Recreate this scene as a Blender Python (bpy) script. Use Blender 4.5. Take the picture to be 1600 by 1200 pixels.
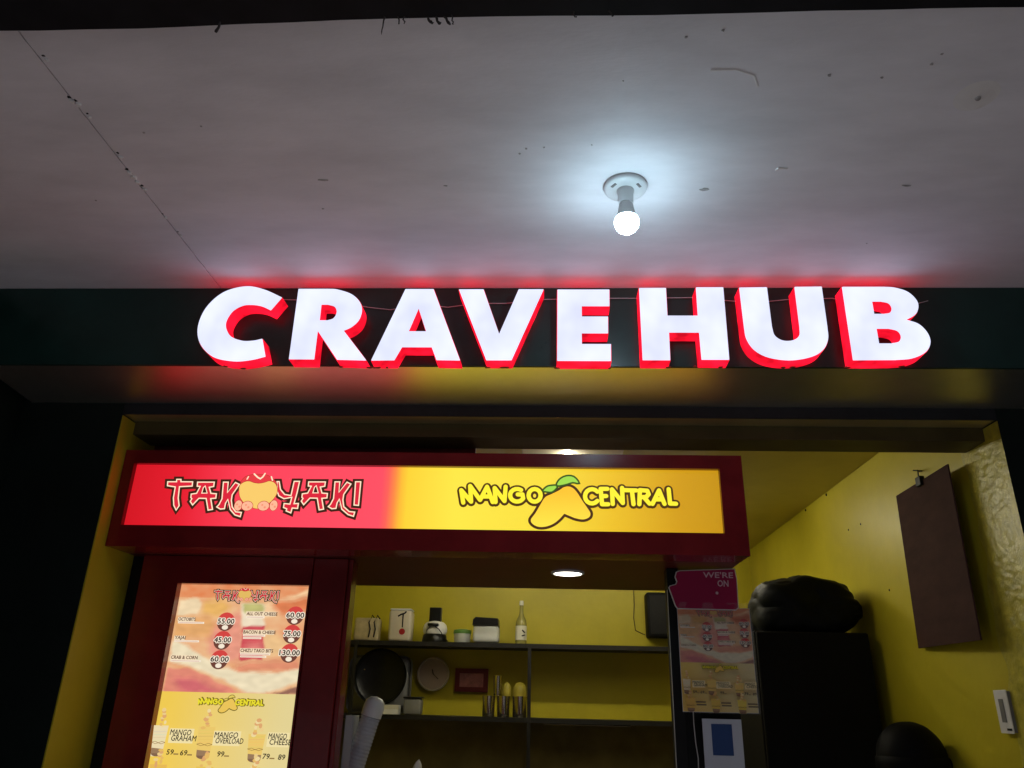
import bpy, bmesh, math, random
from mathutils import Vector, Matrix, noise
from mathutils.geometry import tessellate_polygon

random.seed(7)
SC = bpy.context.scene
COL = SC.collection
for _o in list(bpy.data.objects):
    bpy.data.objects.remove(_o)

# ------------------------------------------------------------------ camera
# rows: world x (along the shop front), y (into the shop), z (up) in camera axes (right, up, forward)
ROT = Matrix(((0.99884185, -0.00499727, -0.04785377),
              (0.04229585, -0.38290604, 0.92281852),
              (0.02293507, 0.92377378, 0.38225122)))
EYE = Vector((0.0, 0.0, 1.6))
cam_data = bpy.data.cameras.new('camera')
cam = bpy.data.objects.new('camera', cam_data)
COL.objects.link(cam)
cam_data.sensor_width = 36.0
cam_data.lens = 27.0
cam_data.clip_start = 0.02
cam_data.clip_end = 2000.0
R3 = Matrix((
    (ROT[0][0], ROT[0][1], -ROT[0][2]),
    (ROT[1][0], ROT[1][1], -ROT[1][2]),
    (ROT[2][0], ROT[2][1], -ROT[2][2])))
cam.matrix_world = Matrix.Translation(EYE) @ R3.to_4x4()
SC.camera = cam

# ------------------------------------------------------------------ night sky and added fill sun
W = bpy.data.worlds.new('World')
SC.world = W
W.use_nodes = True
nt = W.node_tree
bg = nt.nodes['Background']
sky = nt.nodes.new('ShaderNodeTexSky')
sky.sky_type = 'NISHITA'
sky.sun_disc = False
sky.sun_elevation = math.radians(60.0)
sky.sun_rotation = math.radians(180.0)
nt.links.new(sky.outputs['Color'], bg.inputs['Color'])
bg.inputs['Strength'].default_value = 0.003

sun_data = bpy.data.lights.new('bounce_sun', 'SUN')
sun_data.energy = 1.95  # unseen sun lamp added so ground bounce brightens the porch ceiling
sun_data.angle = math.radians(0.5)
sun_data.color = (0.92, 0.94, 1.0)
sun = bpy.data.objects.new('bounce_sun', sun_data)
COL.objects.link(sun)
sun.rotation_euler = (math.radians(30.0), 0.0, 0.0)
sun.location = (0, -6, 6)

SC.cycles.max_bounces = 6
SC.cycles.diffuse_bounces = 3
SC.cycles.glossy_bounces = 3
SC.cycles.transparent_max_bounces = 6
SC.view_settings.view_transform = 'Standard'
SC.view_settings.look = 'None'
SC.view_settings.gamma = 1.0
SC.view_settings.exposure = 0.0
SC.view_settings.use_curve_mapping = False


def pt(px, py, y):
    """point at depth y seen at photograph pixel (px, py); returns (x, z)"""
    d = ROT @ Vector((px - 800.0, 600.0 - py, 1200.0))
    t = y / d.y
    return (EYE.x + d.x * t, EYE.z + d.z * t)


def ptz(px, py, z):
    d = ROT @ Vector((px - 800.0, 600.0 - py, 1200.0))
    t = (z - EYE.z) / d.z
    return (d.x * t, d.y * t)


def ptx(px, py, x):
    d = ROT @ Vector((px - 800.0, 600.0 - py, 1200.0))
    t = x / d.x
    return (d.y * t, EYE.z + d.z * t)


# ------------------------------------------------------------------ materials
def lin(c):
    c = c / 255.0
    return c / 12.92 if c <= 0.04045 else ((c + 0.055) / 1.055) ** 2.4


def srgb(r, g, b):
    return (lin(r), lin(g), lin(b))


def mat(name, col, rough=0.6, spec=0.4, metal=0.0, var=0.0, vscale=6.0, bump=0.0, bscale=60.0,
        stretch=(1, 1, 1), coat=0.0, trans=0.0, ior=1.45, alpha=1.0, grime=None, rvar=0.0):
    m = bpy.data.materials.new(name)
    m.use_nodes = True
    t = m.node_tree
    p = t.nodes['Principled BSDF']
    p.inputs['Base Color'].default_value = (*col, 1)
    p.inputs['Roughness'].default_value = rough
    p.inputs['Specular IOR Level'].default_value = spec
    p.inputs['Metallic'].default_value = metal
    p.inputs['Coat Weight'].default_value = coat
    p.inputs['Transmission Weight'].default_value = trans
    p.inputs['IOR'].default_value = ior
    p.inputs['Alpha'].default_value = alpha
    if var or bump or rvar:
        tc = t.nodes.new('ShaderNodeTexCoord')
        mp = t.nodes.new('ShaderNodeMapping')
        mp.inputs['Scale'].default_value = stretch
        t.links.new(tc.outputs['Object'], mp.inputs['Vector'])
    if var:
        n = t.nodes.new('ShaderNodeTexNoise')
        n.inputs['Scale'].default_value = vscale
        n.inputs['Detail'].default_value = 8
        n.inputs['Roughness'].default_value = 0.62
        t.links.new(mp.outputs['Vector'], n.inputs['Vector'])
        r = t.nodes.new('ShaderNodeValToRGB')
        lo = [max(0, c * (1 - var)) for c in col]
        hi = [min(1, c * (1 + var)) for c in col]
        if grime:
            lo = grime
        r.color_ramp.elements[0].position = 0.32
        r.color_ramp.elements[1].position = 0.68
        r.color_ramp.elements[0].color = (*lo, 1)
        r.color_ramp.elements[1].color = (*hi, 1)
        t.links.new(n.outputs['Fac'], r.inputs['Fac'])
        t.links.new(r.outputs['Color'], p.inputs['Base Color'])
        if rvar:
            mr = t.nodes.new('ShaderNodeMapRange')
            mr.inputs['To Min'].default_value = max(0.02, rough - rvar)
            mr.inputs['To Max'].default_value = min(1, rough + rvar)
            t.links.new(n.outputs['Fac'], mr.inputs['Value'])
            t.links.new(mr.outputs['Result'], p.inputs['Roughness'])
    if bump:
        nb = t.nodes.new('ShaderNodeTexNoise')
        nb.inputs['Scale'].default_value = bscale
        nb.inputs['Detail'].default_value = 6
        t.links.new(mp.outputs['Vector'], nb.inputs['Vector'])
        b = t.nodes.new('ShaderNodeBump')
        b.inputs['Strength'].default_value = bump
        b.inputs['Distance'].default_value = 0.01
        t.links.new(nb.outputs['Fac'], b.inputs['Height'])
        t.links.new(b.outputs['Normal'], p.inputs['Normal'])
    return m


def emit(name, col, strength):
    m = bpy.data.materials.new(name)
    m.use_nodes = True
    t = m.node_tree
    t.nodes.remove(t.nodes['Principled BSDF'])
    e = t.nodes.new('ShaderNodeEmission')
    e.inputs['Color'].default_value = (*col, 1)
    e.inputs['Strength'].default_value = strength
    t.links.new(e.outputs[0], t.nodes['Material Output'].inputs['Surface'])
    return m


def emit_uneven(name, col, lo, hi, scale, grime=None):
    m = emit(name, col, 1.0)
    t = m.node_tree
    e = [n for n in t.nodes if n.type == 'EMISSION'][0]
    tc = t.nodes.new('ShaderNodeTexCoord')
    n = t.nodes.new('ShaderNodeTexNoise')
    n.inputs['Scale'].default_value = scale
    n.inputs['Detail'].default_value = 2.0
    t.links.new(tc.outputs['Object'], n.inputs['Vector'])
    mr = t.nodes.new('ShaderNodeMapRange')
    mr.inputs['From Min'].default_value = 0.3
    mr.inputs['From Max'].default_value = 0.7
    mr.inputs['To Min'].default_value = lo
    mr.inputs['To Max'].default_value = hi
    t.links.new(n.outputs['Fac'], mr.inputs['Value'])
    t.links.new(mr.outputs['Result'], e.inputs['Strength'])
    return m


def print_mat(name, strength=None, rough=0.5):
    """flat print whose ink colours sit on the mesh; backlit when strength is given"""
    m = bpy.data.materials.new(name)
    m.use_nodes = True
    t = m.node_tree
    p = t.nodes['Principled BSDF']
    a = t.nodes.new('ShaderNodeVertexColor')
    a.layer_name = 'ink'
    p.inputs['Roughness'].default_value = rough
    if strength is None:
        t.links.new(a.outputs['Color'], p.inputs['Base Color'])
    else:
        p.inputs['Base Color'].default_value = (0.02, 0.02, 0.02, 1)
        t.links.new(a.outputs['Color'], p.inputs['Emission Color'])
        p.inputs['Emission Strength'].default_value = strength
    return m


M = {}
M['ceiling'] = mat('ceiling_paint', (0.80, 0.785, 0.815), 0.62, 0.3, var=0.10, vscale=2.2, bump=0.06, bscale=55, stretch=(1, 3, 1))
M['filler'] = mat('filler', (0.82, 0.80, 0.78), 0.6, var=0.06, bump=0.2, bscale=50)
M['flake'] = mat('paint_flake', (0.85, 0.84, 0.82), 0.7)
M['scuff'] = mat('scuff', (0.40, 0.38, 0.37), 0.8, var=0.3, vscale=80)
M['dark'] = mat('dark_gap', (0.012, 0.012, 0.013), 0.8)
M['beam'] = mat('beam_paint', (0.012, 0.012, 0.014), 0.7, 0.2, var=0.3, vscale=10)
M['green'] = mat('dark_green_paint', (0.011, 0.042, 0.035), 0.30, 0.5, var=0.25, vscale=5, bump=0.05, bscale=20, rvar=0.08)
M['wall_dark'] = mat('dark_wall_paint', (0.005, 0.011, 0.009), 0.55, 0.3, var=0.3, vscale=4, bump=0.15, bscale=40)
M['soffit'] = mat('soffit_cladding', (0.88, 0.84, 0.74), 0.38, 0.5, metal=1.0, var=0.06, vscale=6)
M['lintel'] = mat('lintel_paint', (0.022, 0.024, 0.028), 0.5, 0.3, var=0.2)
M['lintel_strip'] = mat('lintel_strip_metal', (0.88, 0.76, 0.42), 0.46, 0.5, metal=1.0, var=0.1)
M['shutter_box'] = mat('shutter_box_paint', (0.075, 0.06, 0.022), 0.5, 0.3, var=0.2)
M['yellow'] = mat('yellow_paint', (0.52, 0.44, 0.022), 0.42, 0.4, var=0.10, vscale=2.5, bump=0.12, bscale=25)
M['yellow_rough'] = mat('rough_yellow_paint', (0.50, 0.44, 0.05), 0.34, 0.5, var=0.22, vscale=30, bump=0.25, bscale=70)
M['yceil'] = mat('shop_ceiling_paint', (0.56, 0.47, 0.09), 0.6, 0.3, var=0.08, vscale=3)
M['concrete'] = mat('concrete', (0.33, 0.31, 0.31), 0.8, 0.3, var=0.25, vscale=4, bump=0.2)
M['floor'] = mat('floor_tile_grey', (0.28, 0.25, 0.22), 0.4, 0.4, var=0.15, vscale=3)
M['red'] = mat('red_panel', (0.20, 0.010, 0.012), 0.24, 0.5, var=0.2, vscale=7, coat=0.15, rvar=0.06)
M['red_dark'] = mat('dark_red_panel', (0.13, 0.016, 0.014), 0.35, 0.4, var=0.2, vscale=6)
M['black'] = mat('black_paint', (0.006, 0.006, 0.006), 0.5, 0.3, var=0.3, vscale=12)
M['black_plastic'] = mat('black_plastic', (0.005, 0.0055, 0.006), 0.32, 0.35, bump=0.2, bscale=25)
M['bag'] = mat('black_bag_film', (0.004, 0.005, 0.005), 0.55, 0.16, bump=0.25, bscale=16)
M['helmet'] = mat('matte_black_shell', (0.004, 0.004, 0.005), 0.6, 0.12)
M['cabinet'] = mat('black_cabinet_paint', (0.004, 0.004, 0.004), 0.6, 0.2)
M['white_plastic'] = mat('white_plastic', (0.78, 0.78, 0.76), 0.3, 0.5, var=0.04)
M['lamp_white'] = mat('lamp_white_plastic', (0.72, 0.75, 0.76), 0.35, 0.4)
M['cream'] = mat('cream_plastic', (0.62, 0.56, 0.44), 0.4, 0.4, var=0.08)
M['beige'] = mat('beige_canvas', (0.50, 0.42, 0.25), 0.8, 0.2, var=0.15, vscale=20, bump=0.2)
M['grey'] = mat('grey_plastic', (0.20, 0.20, 0.19), 0.45, 0.4, var=0.1)
M['shelf'] = mat('dark_shelf_metal', (0.015, 0.014, 0.012), 0.45, 0.4, var=0.2, vscale=9)
M['olive_panel'] = mat('olive_panel_paint', (0.16, 0.13, 0.05), 0.6, 0.3, var=0.2)
M['steel'] = mat('steel', (0.55, 0.50, 0.44), 0.22, 0.5, metal=1.0, var=0.1, vscale=20)
M['glass'] = mat('clear_glass', (0.92, 0.95, 0.9), 0.05, 0.5, trans=0.9)
M['clear_plastic'] = mat('clear_plastic', (0.80, 0.84, 0.90), 0.18, 0.5, alpha=0.5, bump=0.3, bscale=30)
M['liquid'] = mat('pale_syrup', (0.50, 0.47, 0.16), 0.12, 0.5, trans=0.55)
M['label'] = mat('paper_label', (0.70, 0.68, 0.56), 0.6)
M['green_lid'] = mat('green_lid', (0.10, 0.22, 0.04), 0.4)
M['yellow_lid'] = mat('yellow_lid', (0.36, 0.30, 0.04), 0.4)
M['red_frame'] = mat('dark_red_frame', (0.14, 0.012, 0.014), 0.4)
M['pinkish'] = mat('pink_picture', (0.42, 0.17, 0.18), 0.6, var=0.3, vscale=25)
M['clock_face'] = mat('clock_face', (0.50, 0.40, 0.33), 0.5)
M['brown'] = mat('brown_hardboard', (0.060, 0.030, 0.026), 0.8, 0.08, var=0.2, vscale=5, stretch=(1, 1, 3))
M['pink'] = mat('magenta_card', (0.42, 0.012, 0.085), 0.4, 0.4)
M['paper'] = mat('white_paper', (0.62, 0.66, 0.72), 0.7, 0.2, var=0.03)
M['blue'] = mat('blue_print', (0.030, 0.075, 0.22), 0.6)
M['cord'] = mat('white_cord', (0.55, 0.55, 0.52), 0.5)
M['wire'] = mat('pale_wire', (0.35, 0.62, 0.62), 0.4)
M['web'] = mat('dusty_web', (0.05, 0.045, 0.045), 0.9)
M['sealant'] = mat('sealant', (0.30, 0.06, 0.04), 0.35)
M['face_lit'] = emit_uneven('lit_white_acrylic', (0.70, 0.735, 0.97), 1.10, 1.36, 9.0)
M['side_lit'] = emit_uneven('lit_red_acrylic', (1.0, 0.007, 0.028), 0.65, 2.0, 16.0)
M['bulb_lit'] = emit('bulb_glow', (0.58, 0.85, 1.0), 92.0)
M['led_warm'] = emit('led_panel_glow', (1.0, 0.95, 0.80), 14.0)
M['tube_lit'] = emit('tube_glow', (1.0, 0.94, 0.74), 42.0)
M['print_lit'] = print_mat('backlit_print', 1.2)
M['print_menu_lit'] = print_mat('backlit_menu_print', 0.95)
M['print_paper'] = print_mat('printed_paper', None, 0.35)


# ------------------------------------------------------------------ object helpers
def thing(name, label, cat, loc, group=None):
    o = bpy.data.objects.new(name, None)
    o.empty_display_size = 0.05
    COL.objects.link(o)
    o.location = loc
    o['label'] = label
    o['category'] = cat
    if group:
        o['group'] = group
    return o


def world_base(parent):
    v = Vector((0, 0, 0))
    while parent is not None:
        v += Vector(parent.location)
        parent = parent.parent
    return v


def fin(name, bm, m, parent=None, smooth=False, angle=40, kind=None):
    """link bm (in world coordinates) as one mesh object, child of parent"""
    me = bpy.data.meshes.new(name)
    bmesh.ops.recalc_face_normals(bm, faces=bm.faces)
    if smooth:
        for f in bm.faces:
            f.smooth = True
        lim = math.radians(angle)
        for e in bm.edges:
            if len(e.link_faces) == 2 and e.calc_face_angle(0) > lim:
                e.smooth = False
    bm.to_mesh(me)
    bm.free()
    base = world_base(parent)
    if base.length:
        me.transform(Matrix.Translation(-base))
    me.materials.append(M[m] if isinstance(m, str) else m)
    o = bpy.data.objects.new(name, me)
    COL.objects.link(o)
    if parent is not None:
        o.parent = parent
    if kind:
        o['kind'] = kind
    return o


def tag(o, label, cat, group=None):
    o['label'] = label
    o['category'] = cat
    if group:
        o['group'] = group
    return o


def rebase(o):
    """move a single-mesh thing's origin to the bottom centre of its box"""
    vs = [v.co for v in o.data.vertices]
    lo = Vector([min(v[i] for v in vs) for i in range(3)])
    hi = Vector([max(v[i] for v in vs) for i in range(3)])
    b = Vector(((lo.x + hi.x) / 2, (lo.y + hi.y) / 2, lo.z))
    o.data.transform(Matrix.Translation(-b))
    o.location = b
    return o


def NB():
    return bmesh.new()


def add_box(bm, x0, x1, y0, y1, z0, z1, bevel=0.0, seg=2):
    r = bmesh.ops.create_cube(bm, size=1.0)
    vs = r['verts']
    for v in vs:
        v.co = Vector((x0 + (v.co.x + .5) * (x1 - x0), y0 + (v.co.y + .5) * (y1 - y0), z0 + (v.co.z + .5) * (z1 - z0)))
    if bevel:
        es = set()
        for v in vs:
            es.update(v.link_edges)
        bmesh.ops.bevel(bm, geom=list(es), offset=bevel, segments=seg, affect='EDGES', profile=0.5)
    return bm


def bx(*a, **k):
    return add_box(NB(), *a, **k)


def add_lathe(bm, prof, c, n=24, cap=True, axis='z', sx=1.0, sy=1.0):
    """prof: list of (radius, height); c: centre of the foot"""
    rings = []
    for r, h in prof:
        ring = []
        for i in range(n):
            a = 2 * math.pi * i / n
            if axis == 'z':
                p = (c[0] + sx * r * math.cos(a), c[1] + sy * r * math.sin(a), c[2] + h)
            elif axis == 'y':
                p = (c[0] + sx * r * math.cos(a), c[1] + h, c[2] + sy * r * math.sin(a))
            else:
                p = (c[0] + h, c[1] + sx * r * math.cos(a), c[2] + sy * r * math.sin(a))
            ring.append(bm.verts.new(p))
        rings.append(ring)
    for A, B in zip(rings, rings[1:]):
        for i in range(n):
            j = (i + 1) % n
            bm.faces.new((A[i], A[j], B[j], B[i]))
    if cap:
        if prof[0][0] > 1e-5:
            bm.faces.new(list(reversed(rings[0])))
        if prof[-1][0] > 1e-5:
            bm.faces.new(rings[-1])
    return bm


def add_tube(bm, pts, r, n=8, taper=None):
    pts = [Vector(p) for p in pts]
    rings = []
    for i, p in enumerate(pts):
        d = (pts[min(i + 1, len(pts) - 1)] - pts[max(i - 1, 0)]).normalized()
        up = Vector((0, 0, 1)) if abs(d.z) < 0.9 else Vector((1, 0, 0))
        a = d.cross(up).normalized()
        b = d.cross(a).normalized()
        rr = r if taper is None else taper[i]
        rings.append([bm.verts.new(p + rr * (math.cos(2 * math.pi * k / n) * a + math.sin(2 * math.pi * k / n) * b)) for k in range(n)])
    for A, B in zip(rings, rings[1:]):
        for k in range(n):
            j = (k + 1) % n
            bm.faces.new((A[k], A[j], B[j], B[k]))
    bm.faces.new(rings[0])
    bm.faces.new(list(reversed(rings[-1])))
    return bm


def smooth_loop(pts, sub=6, closed=True):
    """pts: (x, z) corner or (x, z, 1) smooth point; Catmull-Rom through the smooth runs"""
    n = len(pts)
    out = []
    rng = range(n) if closed else range(n - 1)
    for i in rng:
        p1, p2 = pts[i], pts[(i + 1) % n]
        s1, s2 = len(p1) > 2, len(p2) > 2
        a, b = Vector(p1[:2]), Vector(p2[:2])
        out.append(a)
        if not (s1 or s2):
            continue
        p0 = Vector(pts[(i - 1) % n][:2]) if s1 else a - (b - a)
        p3 = Vector(pts[(i + 2) % n][:2]) if s2 else b + (b - a)
        if not closed:
            if i == 0:
                p0 = a
            if i == n - 2:
                p3 = b
        for k in range(1, sub):
            t = k / sub
            out.append(0.5 * ((2 * a) + (b - p0) * t + (2 * p0 - 5 * a + 4 * b - p3) * t * t + (3 * a - p0 - 3 * b + p3) * t ** 3))
    if not closed:
        out.append(Vector(pts[-1][:2]))
    return out


def area2(l):
    return sum(l[i].x * l[(i + 1) % len(l)].y - l[(i + 1) % len(l)].x * l[i].y for i in range(len(l)))


def offset_loop(l, d):
    """grow (d>0) or shrink a closed (x, z) loop"""
    if area2(l) < 0:
        l = list(reversed(l))
    n = len(l)
    out = []
    for i in range(n):
        a, b, c = l[i - 1], l[i], l[(i + 1) % n]
        e1 = (b - a)
        e2 = (c - b)
        if e1.length < 1e-9 or e2.length < 1e-9:
            out.append(b.copy())
            continue
        n1 = Vector((e1.y, -e1.x)).normalized()
        n2 = Vector((e2.y, -e2.x)).normalized()
        m = n1 + n2
        if m.length < 1e-6:
            m = n1
        m.normalize()
        k = min(1.6, 1.0 / max(0.35, m.dot(n1)))
        out.append(b + m * d * k)
    return out


def fill(loops):
    """triangles of a 2-D outline with holes -> (flat points, tris)"""
    flat = [p for l in loops for p in l]
    tris = tessellate_polygon([[Vector((p.x, p.y, 0)) for p in l] for l in loops])
    return flat, tris


def add_prism(bm, loops, y0, y1, front=True, back=True, sides=True):
    """2-D (x, z) outline with holes made solid between y0 (front) and y1"""
    flat, tris = fill(loops)
    if front:
        vs = [bm.verts.new((p.x, y0, p.y)) for p in flat]
        for t in tris:
            bm.faces.new([vs[i] for i in t])
    if back:
        vs = [bm.verts.new((p.x, y1, p.y)) for p in flat]
        for t in tris:
            bm.faces.new([vs[i] for i in t])
    if sides:
        for l in loops:
            A = [bm.verts.new((p.x, y0, p.y)) for p in l]
            B = [bm.verts.new((p.x, y1, p.y)) for p in l]
            n = len(l)
            for i in range(n):
                j = (i + 1) % n
                bm.faces.new((A[i], A[j], B[j], B[i]))
    return bm


def add_blob(bm, c, r, seed=0, amp=0.15, freq=1.5, sub=3, squash=None):
    q = bmesh.ops.create_icosphere(bm, subdivisions=sub, radius=1.0)
    for v in q['verts']:
        d = v.co.normalized()
        k = 1 + amp * noise.noise(d * freq + Vector((seed * 3.1, seed, 0))) + 0.4 * amp * noise.noise(d * freq * 3 + Vector((seed, 5, 0)))
        p = Vector((d.x * r[0] * k, d.y * r[1] * k, d.z * r[2] * k))
        if squash is not None:
            p.z = max(p.z, squash)
        v.co = p + Vector(c)
    return bm


class Print:
    """flat print: coloured polygons laid over each other a hair apart on a plane facing the viewer"""

    def __init__(self, y, fx=None):
        self.y = y
        self.v, self.f, self.c = [], [], []
        self.k = 0
        self.fx = fx or (lambda p: p)

    def tri(self, flat, tris, col):
        self.k += 1
        y = self.y - 0.00003 * self.k
        b = len(self.v)
        for p in flat:
            q = self.fx(p)
            self.v.append((q[0], y, q[1]))
        for t in tris:
            self.f.append([b + i for i in t])
            self.c.append([col(flat[i]) if callable(col) else col for i in t])

    def poly(self, loop, col, holes=()):
        loops = [[Vector(p[:2]) for p in loop]] + [[Vector(p[:2]) for p in h] for h in holes]
        flat, tris = fill(loops)
        self.tri(flat, tris, col)

    def disc(self, c, rx, rz, col, a0=0, a1=360, n=20):
        l = [(c[0] + rx * math.cos(math.radians(a0 + (a1 - a0) * i / n)), c[1] + rz * math.sin(math.radians(a0 + (a1 - a0) * i / n))) for i in range(n if a1 - a0 == 360 else n + 1)]
        self.poly(l, col)

    def grid(self, x0, x1, z0, z1, nx, nz, col):
        self.k += 1
        y = self.y - 0.00003 * self.k
        b = len(self.v)
        for j in range(nz + 1):
            for i in range(nx + 1):
                q = self.fx((x0 + (x1 - x0) * i / nx, z0 + (z1 - z0) * j / nz))
                self.v.append((q[0], y, q[1]))
        for j in range(nz):
            for i in range(nx):
                ids = [b + j * (nx + 1) + i, b + j * (nx + 1) + i + 1, b + (j + 1) * (nx + 1) + i + 1, b + (j + 1) * (nx + 1) + i]
                self.f.append(ids)
                cs = []
                for di, dj in ((0, 0), (1, 0), (1, 1), (0, 1)):
                    cs.append(col(Vector((x0 + (x1 - x0) * (i + di) / nx, z0 + (z1 - z0) * (j + dj) / nz))))
                self.c.append(cs)

    def stroke(self, pts, w, col):
        pts = [Vector(p[:2]) for p in pts]
        for a, b in zip(pts, pts[1:]):
            d = b - a
            if d.length < 1e-7:
                continue
            n = Vector((-d.y, d.x)).normalized() * w / 2
            self.poly([a + n, b + n, b - n, a - n], col)
        for p in pts:
            self.disc(p, w / 2, w / 2, col, n=12)

    def text(self, s, x, z, h, col, width=None, bold=0.0, align='l', slant=0.0):
        if bold:
            e = bold * h * .9
            for ax_, az_ in ((-e, 0), (e, 0), (0, e), (0, -e)):
                self.text(s, x + ax_, z + az_, h, col, width, 0.0, align, slant)
            return
        cu = bpy.data.curves.new('t', 'FONT')
        cu.body = s
        cu.size = 1.0
        cu.offset = bold
        cu.resolution_u = 2
        ob = bpy.data.objects.new('t', cu)
        me = bpy.data.meshes.new_from_object(ob)
        vs = [v.co.copy() for v in me.vertices]
        fs = [list(p.vertices) for p in me.polygons]
        bpy.data.objects.remove(ob)
        bpy.data.curves.remove(cu)
        bpy.data.meshes.remove(me)
        if not vs:
            return
        x0 = min(v.x for v in vs)
        x1 = max(v.x for v in vs)
        y1 = max(v.y for v in vs)
        k = h / y1
        kx = k if width is None else width / (x1 - x0)
        wd = (x1 - x0) * kx
        ox = x - (0 if align == 'l' else wd / 2 if align == 'c' else wd)
        flat = [Vector((ox + (v.x - x0) * kx + slant * v.y * k, z + v.y * k)) for v in vs]
        self.tri(flat, fs, col)

    def build(self, name, m, parent):
        me = bpy.data.meshes.new(name)
        base = world_base(parent)
        me.from_pydata([(a - base.x, b - base.y, c - base.z) for a, b, c in self.v], [], self.f)
        ca = me.color_attributes.new('ink', 'FLOAT_COLOR', 'CORNER')
        i = 0
        for cs in self.c:
            for c in cs:
                ca.data[i].color = (c[0], c[1], c[2], 1)
                i += 1
        me.materials.append(M[m])
        o = bpy.data.objects.new(name, me)
        COL.objects.link(o)
        if parent is not None:
            o.parent = parent
        return o


# ================================================================== the setting
g = fin('ground', bx(-60, 60, -80, 60, -0.2, -0.004), 'concrete')
g['kind'] = 'structure'
g = fin('floor', bx(-1.385, 1.38, 2.3, 5.385, -0.1, 0.004), 'floor')
g['kind'] = 'structure'

WL, WR, YF, YB = -1.385, 1.38, 2.29, 5.39     # inner faces of the side walls, facade plane, back wall
ZC = 2.75                                     # porch ceiling
shop = thing('shop_building', 'small dark green shop with yellow interior and a covered porch', 'building', (0, 3.5, 0))
fin('facade_wall', bx(-4.5, WL, YF, 2.5, 0, 2.9), 'wall_dark', shop)
fin('facade_wall', bx(WR, 4.5, YF, 2.5, 0, 2.9), 'wall_dark', shop)
# fascia box over the opening, its underside and the stepped lintel behind it
fin('fascia', bx(-1.72, 1.75, 2.02, 2.03, 2.493, ZC - 0.002), 'green', shop)
fin('fascia_end', bx(-1.72, -1.70, 2.032, YF - 0.002, 2.493, ZC - 0.002), 'wall_dark', shop)
fin('fascia_end', bx(1.73, 1.75, 2.032, YF - 0.002, 2.493, ZC - 0.002), 'wall_dark', shop)
for xa, xb, mm in ((-1.698, 1.728, 'soffit'),):
    bm = bx(xa, xb, 2.032, YF - 0.002, 2.4935, 2.505)
    for v in bm.verts:
        if v.co.y > 2.2 and v.co.z < 2.5:
            v.co.z -= 0.020
    fin('fascia_underside', bm, mm, shop)
# unseen dark walls added to block bounce light at both fascia ends
fin('light_block_wall', bx(-1.90, -1.722, 0.95, YF - .002, 0, ZC - .001), 'wall_dark', shop)
fin('light_block_wall', bx(1.752, 1.90, 0.95, YF - .002, 0, ZC - .001), 'wall_dark', shop)
fin('lintel', bx(WL + .001, WR - .001, YF - 0.001, 2.294, 2.436, 2.9), 'lintel', shop)
fin('lintel_strip', bx(WL + .001, WR - .001, 2.2945, 2.366, 2.4375, 2.60), 'lintel_strip', shop)
fin('shutter_box', bx(WL + .001, WR - .001, 2.368, 2.49, 2.393, 2.70), 'shutter_box', shop)
fin('shop_ceiling', bx(WL - .1, WR + .1, 2.492, YB + .1, 2.60, 2.64), 'yceil', shop)
fin('interior_wall', bx(WL - .1, WL, 2.502, YB, 0, 2.598), 'yellow', shop)
fin('interior_wall', bx(WL - .1, WL - .0005, 2.2905, 2.5015, 0, 2.434), 'yellow', shop)
bm = NB()
add_box(bm, WL - .002, WL + .004, 2.292, 2.5, 0, 2.432)
fin('reveal', bm, 'yellow', shop)
fin('interior_wall', bx(WR, WR + .1, 2.502, YB, 0, 2.598), 'yellow', shop)
fin('interior_wall', bx(WL - .1, WR + .1, YB + .001, YB + .1, 0, 2.598), 'yellow', shop)
# roughly plastered jamb on the right: a lumpy sheet with a broken edge
bm = NB()
NY, NZ = 30, 320
G = []
for j in range(NZ + 1):
    z = 0.3 + (2.433 - 0.3) * j / NZ
    row = []
    for i in range(NY + 1):
        t = i / NY
        edge = 2.51 + 0.035 * noise.noise(Vector((0, 3.0, z * 9))) + 0.05 * max(0, (2.2 - z))
        y = 2.286 + (edge - 2.286) * t
        n = 0.5 + 0.45 * noise.noise(Vector((3, y * 30, z * 22))) + 0.5 * noise.noise(Vector((9, y * 34, z * 75)))
        k = min(1, 4 * t) * min(1, 5 * (1 - t))
        row.append(bm.verts.new((WR - 0.002 - 0.0032 * k * max(0, n), y, z)))
    G.append(row)
for j in range(NZ):
    for i in range(NY):
        bm.faces.new((G[j][i], G[j][i + 1], G[j + 1][i + 1], G[j + 1][i]))
fin('plaster_jamb', bm, 'yellow_rough', shop, smooth=True)

# porch ceiling: two boards with an open joint, screws and patches, dark void above, dark beam along its edge
SEAM = -1.005


def board(x0, x1, seamside):
    bm = NB()
    n = 60
    ys = [1.0 + (2.3 - 1.0) * i / n for i in range(n + 1)]
    def jag(y):
        return 0.0016 * noise.noise(Vector((y * 40, seamside * 7, 0)))
    a, b = [], []
    for y in ys:
        xa = x0 + (jag(y) if seamside < 0 else 0)
        xb = x1 + (jag(y) if seamside > 0 else 0)
        a.append((xa, y))
        b.append((xb, y))
    for i in range(n):
        pts = [a[i], a[i + 1], b[i + 1], b[i]]
        lo = [bm.verts.new((p[0], p[1], ZC)) for p in pts]
        bm.faces.new(lo)
        hi = [bm.verts.new((p[0], p[1], ZC + .012)) for p in pts]
        bm.faces.new(hi)
        for k in ((0, 1), (2, 3)):
            bm.faces.new((lo[k[0]], lo[k[1]], hi[k[1]], hi[k[0]]))
    bmesh.ops.remove_doubles(bm, verts=bm.verts, dist=1e-6)
    return bm


pc = fin('porch_ceiling', bx(-4.5, 4.5, 0.6, 2.5, ZC + .02, ZC + .15), 'dark', shop)
fin('ceiling_board', board(-4.5, SEAM - 0.0014, 1), 'ceiling', pc)
fin('ceiling_board', board(SEAM + 0.0014, 4.5, -1), 'ceiling', pc)


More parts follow.
